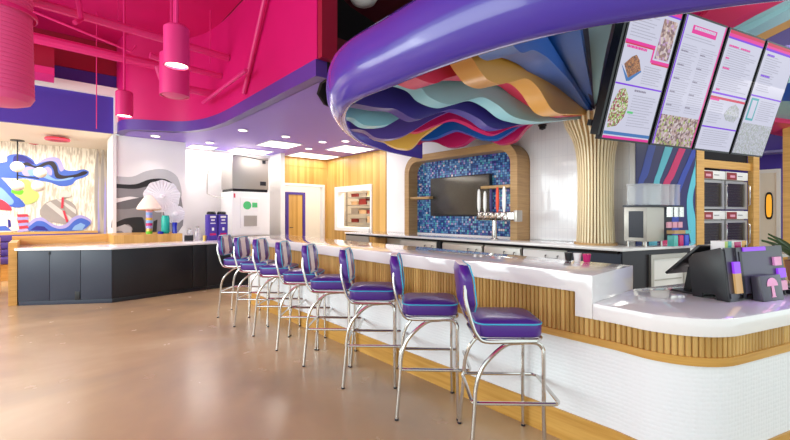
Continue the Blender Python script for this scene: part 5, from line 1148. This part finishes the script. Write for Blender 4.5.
# booth seating in the mural room
t = thing('booth_bench', 'purple channelled booth bench with honey wood ends at the far left edge', 'bench', (-1.3, 12.1, 0))
MB().box(-2.6, 1.0, 12.45, 12.55, 0, 1.02).build('back_board', 'honey_wood', t, smooth=False)
for k in range(3): MB().box(-2.6, 1.0, 12.35, 12.445, .5+.16*k, .65+.16*k).build('back_cushion', 'booth_purple', t, bevel=.03)
MB().box(-2.6, 1.0, 11.85, 12.40, .36, .49).build('seat_cushion', 'booth_purple', t, bevel=.03)
MB().box(-2.6, 1.0, 11.9, 12.40, 0, .355).build('bench_base', 'honey_wood', t, smooth=False)
t = thing('booth_bench', 'nearer purple booth with wood rail beside the honey end panel', 'bench', (-1.0, 10.2, 0))
MB().box(-2.6, -.62, 10.30, 10.38, 0, 1.0).build('back_board', 'honey_wood', t, smooth=False)
for k in range(3): MB().box(-2.6, -.62, 10.2, 10.295, .5+.15*k, .64+.15*k).build('back_cushion', 'booth_purple', t, bevel=.03)
MB().box(-2.6, -.62, 9.7, 10.25, .34, .48).build('seat_cushion', 'booth_purple', t, bevel=.03)
MB().box(-2.6, -.62, 9.75, 10.25, .0, .335).build('bench_base', 'honey_wood', t, smooth=False)
t = thing('cafe_table', 'honey wood cafe table at the far left edge before the booths', 'table', (-1.3, 9.2, 0))
MB().box(-2.0, -.62, 8.95, 9.55, .72, .76).build('table_top', 'honey_wood', t, bevel=.005)
MB().tube([(-1.3, 9.25, .02), (-1.3, 9.25, .72)], .04, 10).build('pedestal', 'black_plastic', t)
MB().lathe([(.001, 0), (.25, 0), (.25, .015), (.001, .03)], (-1.3, 9.25, 0), 24).build('foot', 'black_plastic', t)

# ------------------------------------------------------------------ light and camera
w = bpy.data.worlds.new('world'); SC.world = w; w.use_nodes = True
bg = w.node_tree.nodes['Background']; bg.inputs[0].default_value = (.87, 1.0, 1.0, 1); bg.inputs[1].default_value = 1.5
area(-4.2, 4.5, 2.2, 3.2, 6.5, 240, (.88, 1.0, 1), (0, math.radians(-90), 0))
area(4.6, 3.0, 2.45, 1.2, 1.6, 24, (1, .97, .94))  # unseen light added under the canopy to brighten the bar and tiled wall
spot(-.2, 9.2, 3.5, 30, 80)  # spot with no fixture, in front of the purple header
spot(1.72, 8.4, 3.0, 32, 90)  # spot with no fixture, added to brighten the paper flowers
area(-3.9, 8.2, 2.2, 2.0, 3.0, 110, (.92, 1, 1), (0, math.radians(-75), 0))  # unseen light added as left-side daylight to lighten the floor
area(4.2, 3.2, 1.15, 1.2, 2.0, 22, (1, .98, .96), (math.radians(180), 0, 0))  # unseen upward light added behind the bar to brighten the ribbon undersides
l = area(kp(.3, -.10, .36).x, kp(.3, -.10, .36).y, kp(.3, -.10, .36).z, .3, .03, 1.2, (.5, .2, 1), (math.radians(-25), 0, -T18))  # small violet light added to tint the payment enclosure's front
area(5.6, .6, 2.6, 1.4, .7, 8, (1, .96, .92), (math.radians(180), 0, 0))  # unseen upward light added for the undersides of the broad ribbons
area(6.9, .2, 3.0, 1.5, 1.0, 25, (1, .93, .85))
area(9.0, 0, 3.8, 2.5, 2.5, 90, (1, .93, .85))  # unseen light added to brighten the ribbons at far right
cam = bpy.data.cameras.new('camera'); co = bpy.data.objects.new('camera', cam); COL.objects.link(co); SC.camera = co
cam.sensor_width = 36; cam.lens = 36*395/790; cam.shift_y = -6/790; cam.clip_start = .05
co.location = (0, 0, 1.44); co.rotation_euler = (math.radians(90), 0, -math.atan(350/395))
SC.view_settings.view_transform = 'Standard'; SC.view_settings.look = 'None'; SC.view_settings.gamma = 1; SC.view_settings.exposure = 0.0
SC.view_settings.use_curve_mapping = False
SC.cycles.use_denoising = True
SC.cycles.max_bounces = 8; SC.cycles.diffuse_bounces = 5; SC.cycles.sample_clamp_indirect = 6
